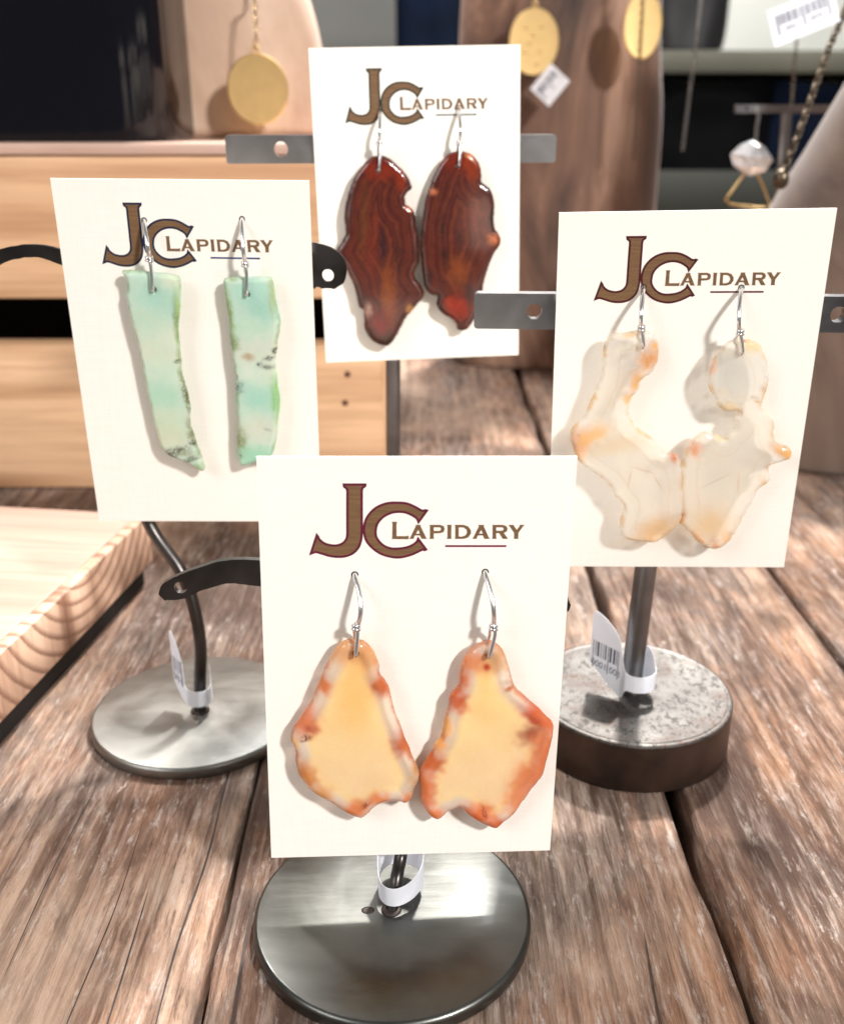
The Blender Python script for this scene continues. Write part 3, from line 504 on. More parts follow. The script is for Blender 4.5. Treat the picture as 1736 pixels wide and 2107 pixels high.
# ================================================================== earring cards with their print
def flat(polys, y, name, mat, parent):
    """filled flat print from outline (+ holes), in the card plane"""
    cu = bpy.data.curves.new('print', 'CURVE'); cu.dimensions = '2D'; cu.fill_mode = 'BOTH'
    for poly in polys:
        s = cu.splines.new('POLY'); s.points.add(len(poly) - 1); s.use_cyclic_u = True
        for i, (x, z) in enumerate(poly): s.points[i].co = (x * MM, z * MM, 0, 1)
    o = bpy.data.objects.new('print', cu); COL.objects.link(o)
    me = bpy.data.meshes.new_from_object(o.evaluated_get(bpy.context.evaluated_depsgraph_get()))
    bpy.data.objects.remove(o); bpy.data.curves.remove(cu)
    for v in me.vertices: v.co = (v.co.x, y * MM, v.co.y)
    me.name = name
    return link(name, me, mat, parent)
def ribbon_loop(poly, w, y, name, mat, parent):
    n = len(poly); b = MB(); v = []; f = []
    for i in range(n):
        p, a, c = Vector(poly[i]), Vector(poly[i - 1]), Vector(poly[(i + 1) % n])
        d1 = (p - a).normalized(); d2 = (c - p).normalized(); n1 = Vector((-d1.y, d1.x)); n2 = Vector((-d2.y, d2.x))
        m = (n1 + n2); m = m.normalized() if m.length > .2 else n1
        k = w / max(.45, m.dot(n1))
        v += [(p.x + m.x * k, y, p.y + m.y * k), (p.x - m.x * k, y, p.y - m.y * k)]
    for i in range(n): j = (i + 1) % n; f.append((2 * i, 2 * i + 1, 2 * j + 1, 2 * j))
    b.add(v, f); return b.build(name, mat, parent)
def smooth2(poly, n=4):
    """round the curved runs of an outline, keep its sharp corners"""
    P = [Vector((x, z, 0)) for x, z in poly]; m = len(P); out = []
    S = spline(P, n, True)
    for i in range(m):
        a, p, c, d = P[i - 1], P[i], P[(i + 1) % m], P[(i + 2) % m]
        def turn(a, p, c):
            u, w = p - a, c - p
            return u.angle(w, 0) if u.length > 1e-6 and w.length > 1e-6 else 0
        if turn(a, p, c) > .75 or turn(p, c, d) > .75: out.append((p.x, p.y))
        else: out += [(q.x, q.y) for q in S[i * n:(i + 1) * n]]
    return out
CARDS = {'front': ('cream card of orange-rimmed amber stones, lettered with a maroon-edged monogram', (92, 24, 46), (112, 30, 62), (0, 0), ),
         'left': ('cream card of mint green stones, lettered with a navy-edged monogram', (24, 34, 58), (30, 52, 110), (.2, -.1)),
         'right': ('cream card of clear white stones, lettered with a dark maroon-edged monogram', (70, 18, 28), (84, 26, 40), (-.7, -.1)),
         'top': ('cream card of dark red-brown stones, lettered with a green-black-edged monogram', (34, 44, 40), (52, 70, 72), (0, -.3))}
Jp, Cp = smooth2(parse(LOGO['J'])), smooth2(parse(LOGO['C']))
for k, (label, oc, uc, (dx, dz)) in CARDS.items():
    bm = MB(); v = []; f = []; nx, nz = 12, 16
    random.seed(len(k)); bow = random.uniform(.15, .3)
    for side in (-.2, .2):
        for j in range(nz + 1):
            for i in range(nx + 1):
                x, z = CW * (i / nx - .5), CH * (j / nz - .5)
                v.append((x, side, z))
    q = (nx + 1) * (nz + 1); ix = lambda i, j: j * (nx + 1) + i
    for j in range(nz):
        for i in range(nx):
            f.append((ix(i, j), ix(i + 1, j), ix(i + 1, j + 1), ix(i, j + 1)))
            f.append((q + ix(i, j), q + ix(i, j + 1), q + ix(i + 1, j + 1), q + ix(i + 1, j)))
    for i in range(nx): f.append((ix(i + 1, 0), ix(i, 0), q + ix(i, 0), q + ix(i + 1, 0))); f.append((ix(i, nz), ix(i + 1, nz), q + ix(i + 1, nz), q + ix(i, nz)))
    for j in range(nz): f.append((ix(0, j), ix(0, j + 1), q + ix(0, j + 1), q + ix(0, j))); f.append((ix(nx, j + 1), ix(nx, j), q + ix(nx, j), q + ix(nx, j + 1)))
    bm.add(v, f); card = bm.build('earring_card', M['card']); place(card, k)
    tag(card, label, 'earring card', 'earring cards on the stands')
    ink, und = m_ink('ink_edge_' + k, oc), m_ink('ink_line_' + k, uc)
    sh = lambda poly: [(x + dx, z + dz) for x, z in poly]
    flat([sh(Cp)], -.212, 'monogram_letter', M['ink_brown'], card); ribbon_loop(sh(Cp), .20, -.222, 'letter_edge', ink, card)
    flat([sh(Jp)], -.216, 'monogram_letter', M['ink_brown'], card); ribbon_loop(sh(Jp), .20, -.226, 'letter_edge', ink, card)
    for L in LETTERS[:-1]: flat([sh(parse(t)) for t in L], -.232, 'letter', M['ink_brown'], card)
    flat([sh(parse(LETTERS[-1][0]))], -.214, 'underline', und, card)

# ================================================================== stones
def resample(poly, step, jag, seed):
    P = spline([Vector((x, z, 0)) for x, z in poly], 12, True); out = []; acc = 0
    out.append(P[0])
    for i in range(1, len(P)):
        if (P[i] - out[-1]).length >= step: out.append(P[i])
    if (out[-1] - out[0]).length < step * .6: out.pop()
    res = []
    n = len(out)
    for i, p in enumerate(out):
        t = (out[(i + 1) % n] - out[i - 1]).normalized(); nn = Vector((-t.y, t.x, 0))
        res.append(p + nn * jag * (mnoise.noise((p.x * 1.1, p.y * 1.1, seed)) + .6 * mnoise.noise((p.x * 2.6, p.y * 2.6, seed + 5))))
    return [(p.x, p.y) for p in res]
def pip(X, Z, poly):
    r = np.zeros(X.shape, bool); n = len(poly); j = n - 1
    for i in range(n):
        (xi, zi), (xj, zj) = poly[i], poly[j]
        if zi != zj:
            c = ((zi > Z) != (zj > Z)) & (X < (xj - xi) * (Z - zi) / (zj - zi) + xi); r ^= c
        j = i
    return r
def edist(X, Z, poly):
    d = np.full(X.shape, 1e9); n = len(poly)
    for i in range(n):
        ax, az = poly[i]; bx, bz = poly[(i + 1) % n]; ux, uz = bx - ax, bz - az; L = ux * ux + uz * uz + 1e-12
        t = np.clip(((X - ax) * ux + (Z - az) * uz) / L, 0, 1)
        d = np.minimum(d, np.hypot(X - ax - t * ux, Z - az - t * uz))
    return d
def lin_np(c): return np.array(lin(c))
def stone_mesh(k, S, th, er, jag, shade, step=.27):
    out = resample(parse(S['out']), .3, jag, ord(k)); hook = parse(S['hook']); hx, hz = hook[3]
    pts = [Vector(p) for p in out]; n0 = len(pts); edges = [(i, (i + 1) % n0) for i in range(n0)]
    hr, hk = .62, 14
    pts += [Vector((hx + hr * math.cos(2 * math.pi * j / hk), hz + hr * math.sin(2 * math.pi * j / hk))) for j in range(hk)]
    edges += [(n0 + j, n0 + (j + 1) % hk) for j in range(hk)]
    xs, zs = [p[0] for p in out], [p[1] for p in out]
    gx, gz = np.meshgrid(np.arange(min(xs), max(xs), step), np.arange(min(zs), max(zs), step))
    gx = gx + (np.arange(gx.shape[0]) % 2)[:, None] * step * .5
    gx, gz = gx.ravel(), gz.ravel(); m = pip(gx, gz, out); gx, gz = gx[m], gz[m]
    d = edist(gx, gz, out); m = (d > .2) & (np.hypot(gx - hx, gz - hz) > hr + .25); gx, gz = gx[m], gz[m]
    pts += [Vector((a, b)) for a, b in zip(gx, gz)]
    vs, es, fs, ov, oe, of = delaunay_2d_cdt(pts, edges, [], 1, 1e-5)
    X = np.array([p.x for p in vs]); Z = np.array([p.y for p in vs]); D = edist(X, Z, out)
    T = [t for t in fs]
    cx = np.array([X[list(t)].mean() for t in T]); cz = np.array([Z[list(t)].mean() for t in T])
    keep = pip(cx, cz, out) & (np.hypot(cx - hx, cz - hz) > hr * .99)
    T = [tuple(t) for t, q in zip(T, keep) if q]
    q = np.clip(D / er, 0, 1); prof = th / 2 * np.sqrt(np.clip(1 - (1 - q) ** 2, 0, 1))
    wob = np.array([mnoise.noise((x * .18, z * .18, ord(k))) for x, z in zip(X, Z)]) * (.015 if k in 'EF' else .13) * q
    dish = (.34 if k in 'AB' else .0) * step01(D + .3 * np.sin(X * .5 + Z * .3), 1.0, 3.0)
    yf = -prof + wob * np.minimum(1, D) + dish; yb = prof + wob * .5 * np.minimum(1, D)
    n = len(X)
    v = [(a, b, c) for a, b, c in zip(X, yf, Z)] + [(a, b, c) for a, b, c in zip(X, yb, Z)]
    cnt = set()
    for t in T:
        for i in range(len(t)): cnt.add((t[i], t[(i + 1) % len(t)]))
    # orient so the front faces the viewer (-y)
    t = T[0]; a, b_, c = (Vector((X[i], 0, Z[i])) for i in t[:3])
    if (b_ - a).cross(c - a).y > 0: T = [tuple(reversed(t)) for t in T]; cnt = {(b, a) for a, b in cnt}
    f = T + [tuple(i + n for i in reversed(t)) for t in T]
    for (a, b_) in cnt:
        if (b_, a) not in cnt: f.append((b_, a, a + n, b_ + n))
    # colour
    col = shade(X, Z, D, out)
    clr = np.full(len(X), 1.0)
    if k in 'AB': clr = 1 - .65 * step01(D, 1.6, 3.4)
    wn = np.array([[mnoise.noise((x * .8 + o_, z * .8, 3.3)) + (.15 if k in 'AB' else .6) * mnoise.noise((x * 2.0 + o_, z * 2.0, 8.1)) for o_ in (0, 40)] for x, z in zip(X, Z)])
    fn = np.array([mnoise.noise((x * 2.6, z * 2.6, 1.7)) + .5 * mnoise.noise((x * 5.2, z * 5.2, 2.2)) for x, z in zip(X, Z)])
    for e in S['spots'].split(';'):
        sx, sz, rx, rz_, rot, r, g, b_, al = map(float, e.split()); small = min(rx, rz_)
        ca, sa = math.cos(rad(rot)), math.sin(rad(rot)); k_ = min(.9, small * .45)
        dx, dz = X - sx + wn[:, 0] * k_, Z - sz + wn[:, 1] * k_
        u, w = (dx * ca + dz * sa) / rx, (-dx * sa + dz * ca) / rz_; rr = np.sqrt(u * u + w * w)
        a = np.minimum(1, al * 1.08) * np.exp(-(rr / 1.08) ** (2.2 if small > 3 else 3.2))
        if r + g + b_ < 260 and small < 1.3: a = a * (.25 + .75 * step01(fn, -.35, .2))
        elif r + g + b_ < 480 and k not in 'AB': a = a * (.7 + .3 * step01(fn, -.4, .3))
        if k in 'EF' and r > 140 and g < 80: r, g, b_ = r * .78, g * .72, b_ * .62
        if k in 'CD' and g > 195: r, g, b_, a = r * .75 + 54, g * .8 + 45, b_ * .75 + 52, a * .8
        a = np.clip(a, 0, 1); clr = clr * (1 - .75 * a * (r + g + b_ < 560))
        col = col * (1 - a[:, None]) + lin_np((r, g, b_)) * a[:, None]
    col = col * (1 + .025 * fn[:, None])
    me = bpy.data.meshes.new('stone')
    me.from_pydata([(a * MM, b * MM, c * MM) for a, b, c in v], [], f); me.update()
    at_ = me.color_attributes.new('col', 'FLOAT_COLOR', 'POINT')
    cc = np.ones((2 * n, 4)); cc[:n, :3] = col; cc[n:, :3] = col; cc[:n, 3] = clr; cc[n:, 3] = clr; at_.data.foreach_set('color', cc.astype(np.float32).ravel())
    me.polygons.foreach_set('use_smooth', [True] * len(me.polygons))
    return me
def step01(x, a, b): t = np.clip((x - a) / (b - a), 0, 1); return t * t * (3 - 2 * t)
def nz(X, Z, s, o=0): return np.array([mnoise.noise((x * s, z * s, o)) + .5 * mnoise.noise((x * s * 2.1, z * s * 2.1, o + 7)) for x, z in zip(X, Z)])
def layer(col, a, c): return col * (1 - a[:, None]) + lin_np(c) * a[:, None]
def sh_amber(seed):
    def f(X, Z, D, out):
        n = nz(X, Z, .3, seed); n2 = nz(X, Z, 1.1, seed + 5); d = D + n * .3 + n2 * .12
        col = np.tile(lin_np((250, 238, 222)), (len(X), 1))
        low = step01(-Z, -2, 24)
        col = layer(col, step01(d, 1.5, 3.3), (255, 224, 166))
        col = layer(col, step01(d, 2.4, 5.5) * (1 - low) * .8, (255, 216, 142))
        col = layer(col, step01(d, 2.0, 5.0) * low * .6, (246, 216, 180))
        rimn = step01(nz(X, Z, .26, seed + 20), -.1, .45)
        col = layer(col, (1 - step01(d, .35, 1.05)) * (.05 + .85 * rimn), (224, 136, 72))
        col = layer(col, (1 - step01(D + n2 * .1, .12, .5)) * .8, (206, 112, 58))
        return col
    return f
def sh_mint(seed):
    def f(X, Z, D, out):
        n = nz(X, Z, .2, seed); n2 = nz(X, Z, .9, seed + 2)
        col = np.tile(lin_np((216, 229, 212)), (len(X), 1))
        col = layer(col, step01(n + n2 * .2, -.5, .6) * .5, (186, 221, 205))
        rim = (1 - step01(D + nz(X, Z, .5, seed + 3) * .4 + n2 * .2, .1, .95))
        side = step01(nz(X * .4, Z, .25, seed + 9), -.5, .3)
        return layer(col, rim * side * .8, (140, 162, 108))
    return f
def sh_rust(seed):
    def f(X, Z, D, out):
        n = nz(X, Z, .16, seed); n2 = nz(X, Z, .8, seed + 6); d = D + n * .6 + n2 * .15
        col = np.tile(lin_np((78, 28, 20)), (len(X), 1))
        col = layer(col, step01(np.sin(d * 2.6 + 1), -.2, .9) * .75, (102, 44, 26)); col = layer(col, step01(np.sin(d * 4.6 + 2), .35, .95) * .6, (50, 17, 17))
        col = layer(col, step01(np.sin(d * 6.4), .6, 1) * .22, (116, 56, 30))
        rim = 1 - step01(D + nz(X, Z, .6, seed + 2) * .35, .15, 1.0)
        return layer(col, rim * step01(nz(X, Z, .3, seed + 4), -.5, .3) * .85, (38, 17, 14))
    return f
def sh_clear(seed):
    def f(X, Z, D, out):
        n = nz(X, Z, .18, seed); n2 = nz(X, Z, 1.0, seed + 2)
        col = np.tile(lin_np((250, 244, 234)), (len(X), 1))
        col = layer(col, step01(n, -.3, .5) * .5, (238, 238, 234))
        band = np.exp(-((D + n * .5 - 3.2) / .22) ** 2) * .35
        col = layer(col, band, (226, 210, 186))
        rim = 1 - step01(D + nz(X, Z, .6, seed + 2) * .4 + n2 * .2, .1, 1.1)
        return layer(col, rim * step01(nz(X, Z, .3, seed + 4), -.1, .5) * .9, (238, 196, 132))
    return f
SM = {'amber': m_stone('amber_agate', .55, .08, .06, .7, .1, 1.0, .015), 'mint': m_stone('mint_chalcedony', .10, .08, .12, .6, .1, .7, .02),
      'rust': m_stone('red_brown_agate', 0, .03, .2, .12, .3, .3, .0), 'clear': m_stone('clear_agate', .64, .05, .05, .3, .03, 1.0, .03)}
SPEC = {'A': ('amber', 2.6, 1.7, .05, sh_amber(1), 'pear-shaped amber stone with small scattered orange patches round its pale rim'),
        'B': ('amber', 2.6, 1.7, .06, sh_amber(2), 'pear-shaped amber stone with a broad orange-red flank and one dark red spot'),
        'C': ('mint', 2.2, 1.1, .10, sh_mint(3), 'long curved mint green stone tapering to a dark mossy point'),
        'D': ('mint', 2.2, 1.1, .12, sh_mint(4), 'long straight mint green stone with black specks across its middle'),
        'E': ('rust', 2.6, 1.5, .12, sh_rust(5), 'dark red-brown stone with a deep bite out of its side and a rounded lower tip'),
        'F': ('rust', 2.6, 1.5, .12, sh_rust(6), 'dark red-brown stone with a knob on its side and a bright red narrow tip'),
        'G': ('clear', 2.4, 1.3, .14, sh_clear(7), 'clear white stone with a thick straight neck and an orange shoulder'),
        'H': ('clear', 2.4, 1.3, .16, sh_clear(8), 'clear white stone with an oval head, pinched neck and a pointed amber spur')}
for k, S in STONE.items():
    fam, th, er, jag, shade, what = SPEC[k]; card = S['card']; off = min(S['off'], 3.5); hook = parse(S['hook'])
    (tx, tz), (mx, mz), (bx, bz), (hx, hz) = hook
    root = empty('earring'); m = CM[card] @ Matrix.Translation(Vector((tx, 0, tz))); m.translation = m.translation * MM; root.matrix_world = m
    tag(root, what, 'earring', 'stone drop earrings on the cards')
    loc = Vector((-tx, 0, -tz))
    me = stone_mesh(k, S, th, er, jag, shade)
    st = link('stone', me, SM[fam], root); st.location = Vector((-tx, -off, -tz)) * MM
    # ear wire: through the card, out and down in a bow, ending in a coil above the loop
    P = spline([(tx, 3.6, tz - 6), (tx, 4.6, tz - 1.0), (tx, 3.9, tz + 1.6), (tx, 2.2, tz + 1.3), (tx, .6, tz + .45), (tx, -.3, tz + .1)], 6)
    lag = lambda a, m_, c_, t: a * (1 - t) * (1 - 2 * t) + m_ * 4 * t * (1 - t) + c_ * t * (2 * t - 1)
    for q in range(1, 17):
        t = q / 16; P.append(Vector((lag(tx, mx, bx, t), -.3 - (off + 1.6) * math.sin(math.pi * min(1, t * 1.15) / 2) ** .8 + .9 * max(0, t - .6) / .4, tz + (bz - tz) * t)))
    MB().tube([p + loc for p in P], .44, 10).build('ear_wire', M['silver'], root, True, angle=60)
    # hammered back bend of the wire behind the coil
    P = spline([(bx, -off - 1.0, bz), (bx - .25, -off + .1, bz - .9), (bx - .2, -off + 1.4, (bz + hz) / 2 - .3), (hx, -off + th / 2 + .75, hz + .5), (hx, -off + th / 2 + .5, hz - .1), (hx, -off, hz - .18), (hx, -off - th / 2 - .45, hz - .05), (hx + .1, -off - th / 2 - .85, hz + .8), (bx + .25, -off - 1.6, (bz * .8 + hz * .2)), (bx + .1, -off - 1.25, bz + .1)], 8)
    MB().tube([p + loc for p in P], .34, 10).build('loop', M['silver'], root, True, angle=60)
    hd = MB().lathe([(.62, 0), (.6, .02), (.3, .025)], 14).build('punched_hole', M['dark_gap'], root, False, (0, -.235, .15)); hd.rotation_euler = (math.pi / 2, 0, 0)
    bd = MB()
    for r_, dz in ((.62, 0), (.56, .62)):
        C = [(bx + r_ * math.cos(a), -off - 1.15 + r_ * math.sin(a), bz + dz + .1 * math.sin(a * 2)) for a in (2 * math.pi * i / 18 for i in range(18))]
        bd.tube([Vector(c) + loc for c in C], .3, 8, True)
    bd.build('coil', M['silver'], root, True, angle=60)

# ================================================================== paper price tags looped on the rods
def ribbon(path, name, mat, th=.12):
    """upright paper strip: path of (x, y, z_low, z_high)"""
    P = spline([Vector((x, y, 0)) for x, y, _, _ in path], 8); H = spline([Vector((a, b, 0)) for _, _, a, b in path], 8)
    v = []; f = []; n = len(P)
    for i, (p, h) in enumerate(zip(P, H)):
        t = (P[min(i + 1, n - 1)] - P[max(i - 1, 0)]).normalized(); q = Vector((-t.y, t.x, 0)) * th / 2
        for s in (-1, 1):
            for z in (h.x, h.y): v.append((p.x + q.x * s, p.y + q.y * s, z))
    for i in range(n - 1):
        a, b = i * 4, i * 4 + 4
        f += [(a, b, b + 1, a + 1), (a + 2, a + 3, b + 3, b + 2), (a + 1, b + 1, b + 3, a + 3), (a, a + 2, b + 2, b)]
    f += [(0, 1, 3, 2), (n * 4 - 4, n * 4 - 2, n * 4 - 1, n * 4 - 3)]
    b = MB(); b.add(v, f); return b, P
def digits(txt, size):
    cu = bpy.data.curves.new('digits', 'FONT'); cu.body = txt; cu.size = size * MM; cu.align_x = 'CENTER'
    o = bpy.data.objects.new('digits', cu); COL.objects.link(o)
    me = bpy.data.meshes.new_from_object(o.evaluated_get(bpy.context.evaluated_depsgraph_get()))
    bpy.data.objects.remove(o); bpy.data.curves.remove(cu)
    return me
def barcode(root, path, z, h, seed, txt=()):
    """bars printed on a tag face; path: plan line (x, y) of the paper, front side towards the viewer"""
    random.seed(seed); b = MB(); P = [Vector((x, y, 0)) for x, y in path]; L = [0]
    for a, c in zip(P, P[1:]): L.append(L[-1] + (c - a).length)
    w = L[-1]
    def on(s, zz):
        i = max(k for k in range(len(L) - 1) if L[k] <= s + 1e-9) if s < w else len(L) - 2
        t = (P[i + 1] - P[i]).normalized(); n = Vector((t.y, -t.x, 0)); n = n if n.y < 0 else -n
        return P[i] + t * (s - L[i]) + n * .085 + Vector((0, 0, zz)), t, n
    x = 0; first = True
    while x < w - .3:
        k = random.choice((.2, .22, .4, .55)); g = random.choice((.3, .35, .5)); last = x + k + g >= w - .3
        lo = z - h * .9 if first or last or abs(x - w * .5) < .4 else z
        b.add([on(x, lo)[0], on(min(x + k, w), lo)[0], on(min(x + k, w), z + h)[0], on(x, z + h)[0]], [(0, 1, 2, 3)]); x += k + g; first = False
    b.build('barcode', M['ink_black'], root)
    for s, fx in txt:
        me = digits(s, h * .62); o, t, n = on(w * fx, z - h * .72); R_ = Matrix((t, Vector((0, 0, 1)), n)).transposed()
        for v in me.vertices: v.co = (R_ @ Vector(v.co)) + o * MM
        link('digits', me, M['ink_black'], root)
def price_tag(label, c, path, flag, seed, group='price tags looped round the rods', txt=(), tilt=None):
    b, P = ribbon([(x, y, a, d) for x, y, a, d in path], 'price_tag', M['paper'])
    o = b.build('price_tag', M['paper'], None, True, angle=40); o.location = Vector(c) * MM
    if tilt: o.rotation_euler = tilt
    tag(o, label, 'price tag', group)
    if flag:
        a, c, z, h = flag; barcode(o, [(p.x, p.y) for p in P[a:c + 1]], z, h, seed, txt)
    return o
# right stand: the flag stands left of the rod, the loop passes in front of it
price_tag('white barcode tag looped round the rod above the rusty-topped puck', (48.7, 200.8, 13.2),
    [(-9.2, 4.4, 5.2, 17.6), (-8.6, 3.7, 4.8, 18.9), (-6.2, .8, 2.2, 17.6), (-4.0, -1.9, .5, 14.6), (-3.0, -3.1, .1, 8.8), (-2.2, -3.8, 2.2, 6.8), (0, -4.5, 2.0, 6.2), (2.8, -4.2, 2.0, 6.2), (4.7, -2.4, 2.0, 6.4), (5.0, .2, 2.0, 7.0), (4.4, 1.6, 1.5, 9.5), (3.2, 3.0, 1.2, 10.5), (0, 4.2, 1.2, 11)],
    (7, 27, 7.6, 3.8), 3, txt=(('0001', .25), ('1001', .76)))
price_tag('white barcode tag looped round the rod below the mint green stones', (-54.0, 208.2, 5.0),
    [(-6.8, 4.4, 4.2, 17.0), (-6.2, 3.4, 3.8, 18.0), (-4.6, 1.2, 1.6, 15.6), (-3.2, -.4, .6, 11.6), (-2.7, -1.6, 1.0, 6.4), (-1.6, -2.9, 1.0, 5.4), (.4, -3.4, 1.0, 5.2), (2.3, -2.6, 1.0, 5.2), (3.1, -.6, 1.0, 5.4), (2.9, 1.4, 1.0, 7.0), (2.4, 3.2, 1.0, 9.0)],
    (7, 22, 7.8, 3.6), 5, txt=(('0001', .5),))
price_tag('plain white tag looped round the rod below the amber stones', (-4.6, 144.2, 3.4),
    [(.9, 8.0, 1.8, 12), (-1.4, 7.6, 1.8, 12), (-3.0, 5.6, 1.8, 11), (-3.5, 3.4, 1.6, 8.6), (-3.5, 1.6, 1.6, 7.0), (-3.1, -.8, 1.4, 5.6), (-1.8, -2.4, 1.2, 5.2), (.4, -2.6, 1.2, 5.2), (2.9, -.9, 1.3, 5.6), (4.6, 1.5, 1.8, 7.0), (4.8, 3.6, 1.6, 9), (4.0, 6.2, 1.6, 11), (2.6, 7.5, 1.6, 12), (.9, 8.2, 1.6, 12)],
    None, 0)

# ================================================================== things behind: pine crate, pine board
def wood_box(name, lo, hi, mat, parent, bev=.8):
    return MB().box([a - c for a, c in zip(lo, OB)], [a - c for a, c in zip(hi, OB)], bev).build(name, mat, parent, True, angle=40)
OB = (-130, 445, 0)
crate = tag(empty('wooden_crate', OB), 'slatted pine crate on the table behind the mint green stones', 'crate')
Y0, XR = 371, -14.5
wood_box('slat', (-330, Y0, .3), (XR, Y0 + 12, 57.5), M['pine_box'], crate, 1.2)
wood_box('slat', (-330, Y0, 74.5), (XR, Y0 + 12, 124), M['pine_box'], crate, 1.2)
wood_box('side_panel', (XR - 12, Y0 + 12.3, .3), (XR - .2, 520, 123.5), M['pine_box'], crate)
wood_box('side_panel', (-330, Y0 + 12.3, .3), (-318, 520, 123.5), M['pine_box'], crate)
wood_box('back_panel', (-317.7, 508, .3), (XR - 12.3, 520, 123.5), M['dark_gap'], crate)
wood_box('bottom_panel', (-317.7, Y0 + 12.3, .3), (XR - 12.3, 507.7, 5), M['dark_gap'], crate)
wood_box('lid', (-331, Y0 - 1, 124.3), (XR + .6, 521, 128.2), M['pine_top'], crate, .7)
for u, v in ((715, 770), (710, 829)):
    q = at(u, v, Y0 - .3) - Vector(OB)
    o = MB().lathe([(1.1, -.35), (1.2, 0), (.8, .15), (.3, .2)], 12).build('nail_head', m_plain('rusty_nail', (96, 60, 44), .7, 0, .2), crate, True)
    o.location = q * MM; o.rotation_euler = (math.pi / 2, 0, 0)
OB = (-180, 240, 0)
board = tag(empty('pine_board', OB, (0, 0, rad(-8))), 'thick pale pine board with ringed end grain, raised off the table', 'board')
# top sheet and the end grain face are one board; the end is its own piece of grain
MB().box((-90, -70, 7), (84.6, 60, 23), .7).build('board_top', M['pine_top'], board, True, angle=40)
MB().box((84.4, -70, 7.1), (88, 60, 22.9), .7).build('end_grain', M['pine_end'], board, True, angle=40)
MB().box((-86, -67, .1), (85.5, 57, 7.05)).build('gap_shade', m_plain('gap_shade_black', (12, 10, 10), .7, 0, .2), board)  # black block standing in for the shadow under the raised board

# ================================================================== display props
nb = MB()
q = at(345, 262, 384); w0 = q.x
v = []; f = []; sg = 160
for z_, s_ in ((0, .985), (1.5, 1.0), (60, 1.0), (148, .995), (150, .97)):
    for k in range(sg):
        a = 2 * math.pi * k / sg; ca, sa = math.cos(a), math.sin(a); rp = 1 + .006 * mnoise.noise((k * .33, 2, 1)) + .004 * mnoise.noise((k * .9, 5, 1))
        v.append((95 * math.copysign(abs(ca) ** .28, ca) * s_ * rp, 30 + 30 * math.copysign(abs(sa) ** .28, sa) * s_ * (1 + (rp - 1) * 3), z_))
for i in range(4):
    for k in range(sg): f.append((i * sg + k, i * sg + (k + 1) % sg, (i + 1) * sg + (k + 1) % sg, (i + 1) * sg + k))
f += [tuple(range(sg - 1, -1, -1)), tuple(4 * sg + k for k in range(sg))]
nb.add(v, f)
o = nb.build('display_block', M['navy_gloss'], None, True, (w0 - 95, 380, 128.4), angle=60)
tag(o, 'glossy dark navy display block standing on the pine crate', 'display block')
def m_suede(name, c1, c2, c3, sc=18):
    t = NT(name); v = t.coord((1, 1, .5)); a = t.noise(v, sc, 6, .62, 1.0); b_ = t.noise(t.coord(), 900, 3)
    c = t.ramp(a, [(.32, c1), (.5, c2), (.68, c3)]); t.bump(b_, .2, .0003)
    return t.set(color=c, rough=.7, sheen=.3)
M['suede_pale'] = m_suede('pale_suede', (170, 138, 116), (200, 172, 150), (222, 198, 178), 10)
M['leather_brown'] = m_suede('brown_leather', (44, 29, 23), (116, 86, 70), (196, 162, 140), 13)
M['leather_shaded'] = m_suede('brown_leather_shaded', (62, 46, 38), (98, 78, 66), (128, 108, 95), 12)  # brown leather with the shade low on the bust put into its colour
def bust(label, c, z0, prof, sy, mat, rz=0):
    """padded necklace bust: oval column, wide foot, sloping shoulders; prof of (half width, height, shift)"""
    seg = 40; v = []; f = []
    P = spline([Vector(p) for p in prof], 6)
    for p in P:
        for k in range(seg):
            a = 2 * math.pi * k / seg; ca, sa = math.cos(a), math.sin(a)
            e = lambda t: math.copysign(abs(t) ** .8, t)
            j = 1 + .02 * mnoise.noise((ca * 1.5, sa * 1.5, p.y * .02))
            v.append((p.x * e(ca) * j + p.z, p.x * sy * e(sa) * j, p.y))
    n = len(P)
    for i in range(n - 1):
        for k in range(seg): f.append((i * seg + k, i * seg + (k + 1) % seg, (i + 1) * seg + (k + 1) % seg, (i + 1) * seg + k))
    f.append(tuple(range(seg - 1, -1, -1))); f.append(tuple((n - 1) * seg + k for k in range(seg)))
    b = MB(); b.add(v, f); o = b.build('necklace_bust', mat, None, True, (c[0], c[1], z0), angle=60); o.rotation_euler = (0, 0, rad(rz))
    return tag(o, label, 'necklace bust', 'necklace busts')
bust('pale suede necklace bust on the pine crate, wearing a plain gold disc', (-88, 455, 0), 128.4, [(46, 0, 0), (52, 3, 0), (51, 10, 0), (46, 40, 0), (38, 70, 0), (30, 110, 0), (26, 150, 0), (24, 165, 0)], .5, M['suede_pale'])
bust('mottled brown leather necklace bust standing on the table, wearing a dotted gold disc', (76, 600, 0), .3, [(56, 0, 0), (59, 6, 0), (58, 60, 0), (57, 130, 0), (54, 180, -2), (50, 220, -2), (40, 262, -2), (26, 290, -2), (20, 330, -2)], .5, M['leather_brown'])
bust('brown leather necklace bust with sloping side, draped with a dark chain', (196, 420, 0), .3, [(54, 0, 0), (57, 5, 0), (60, 50, 2), (58, 90, 0), (44, 130, 4), (30, 170, 8), (20, 205, 10), (16, 240, 11)], .62, M['leather_shaded'])
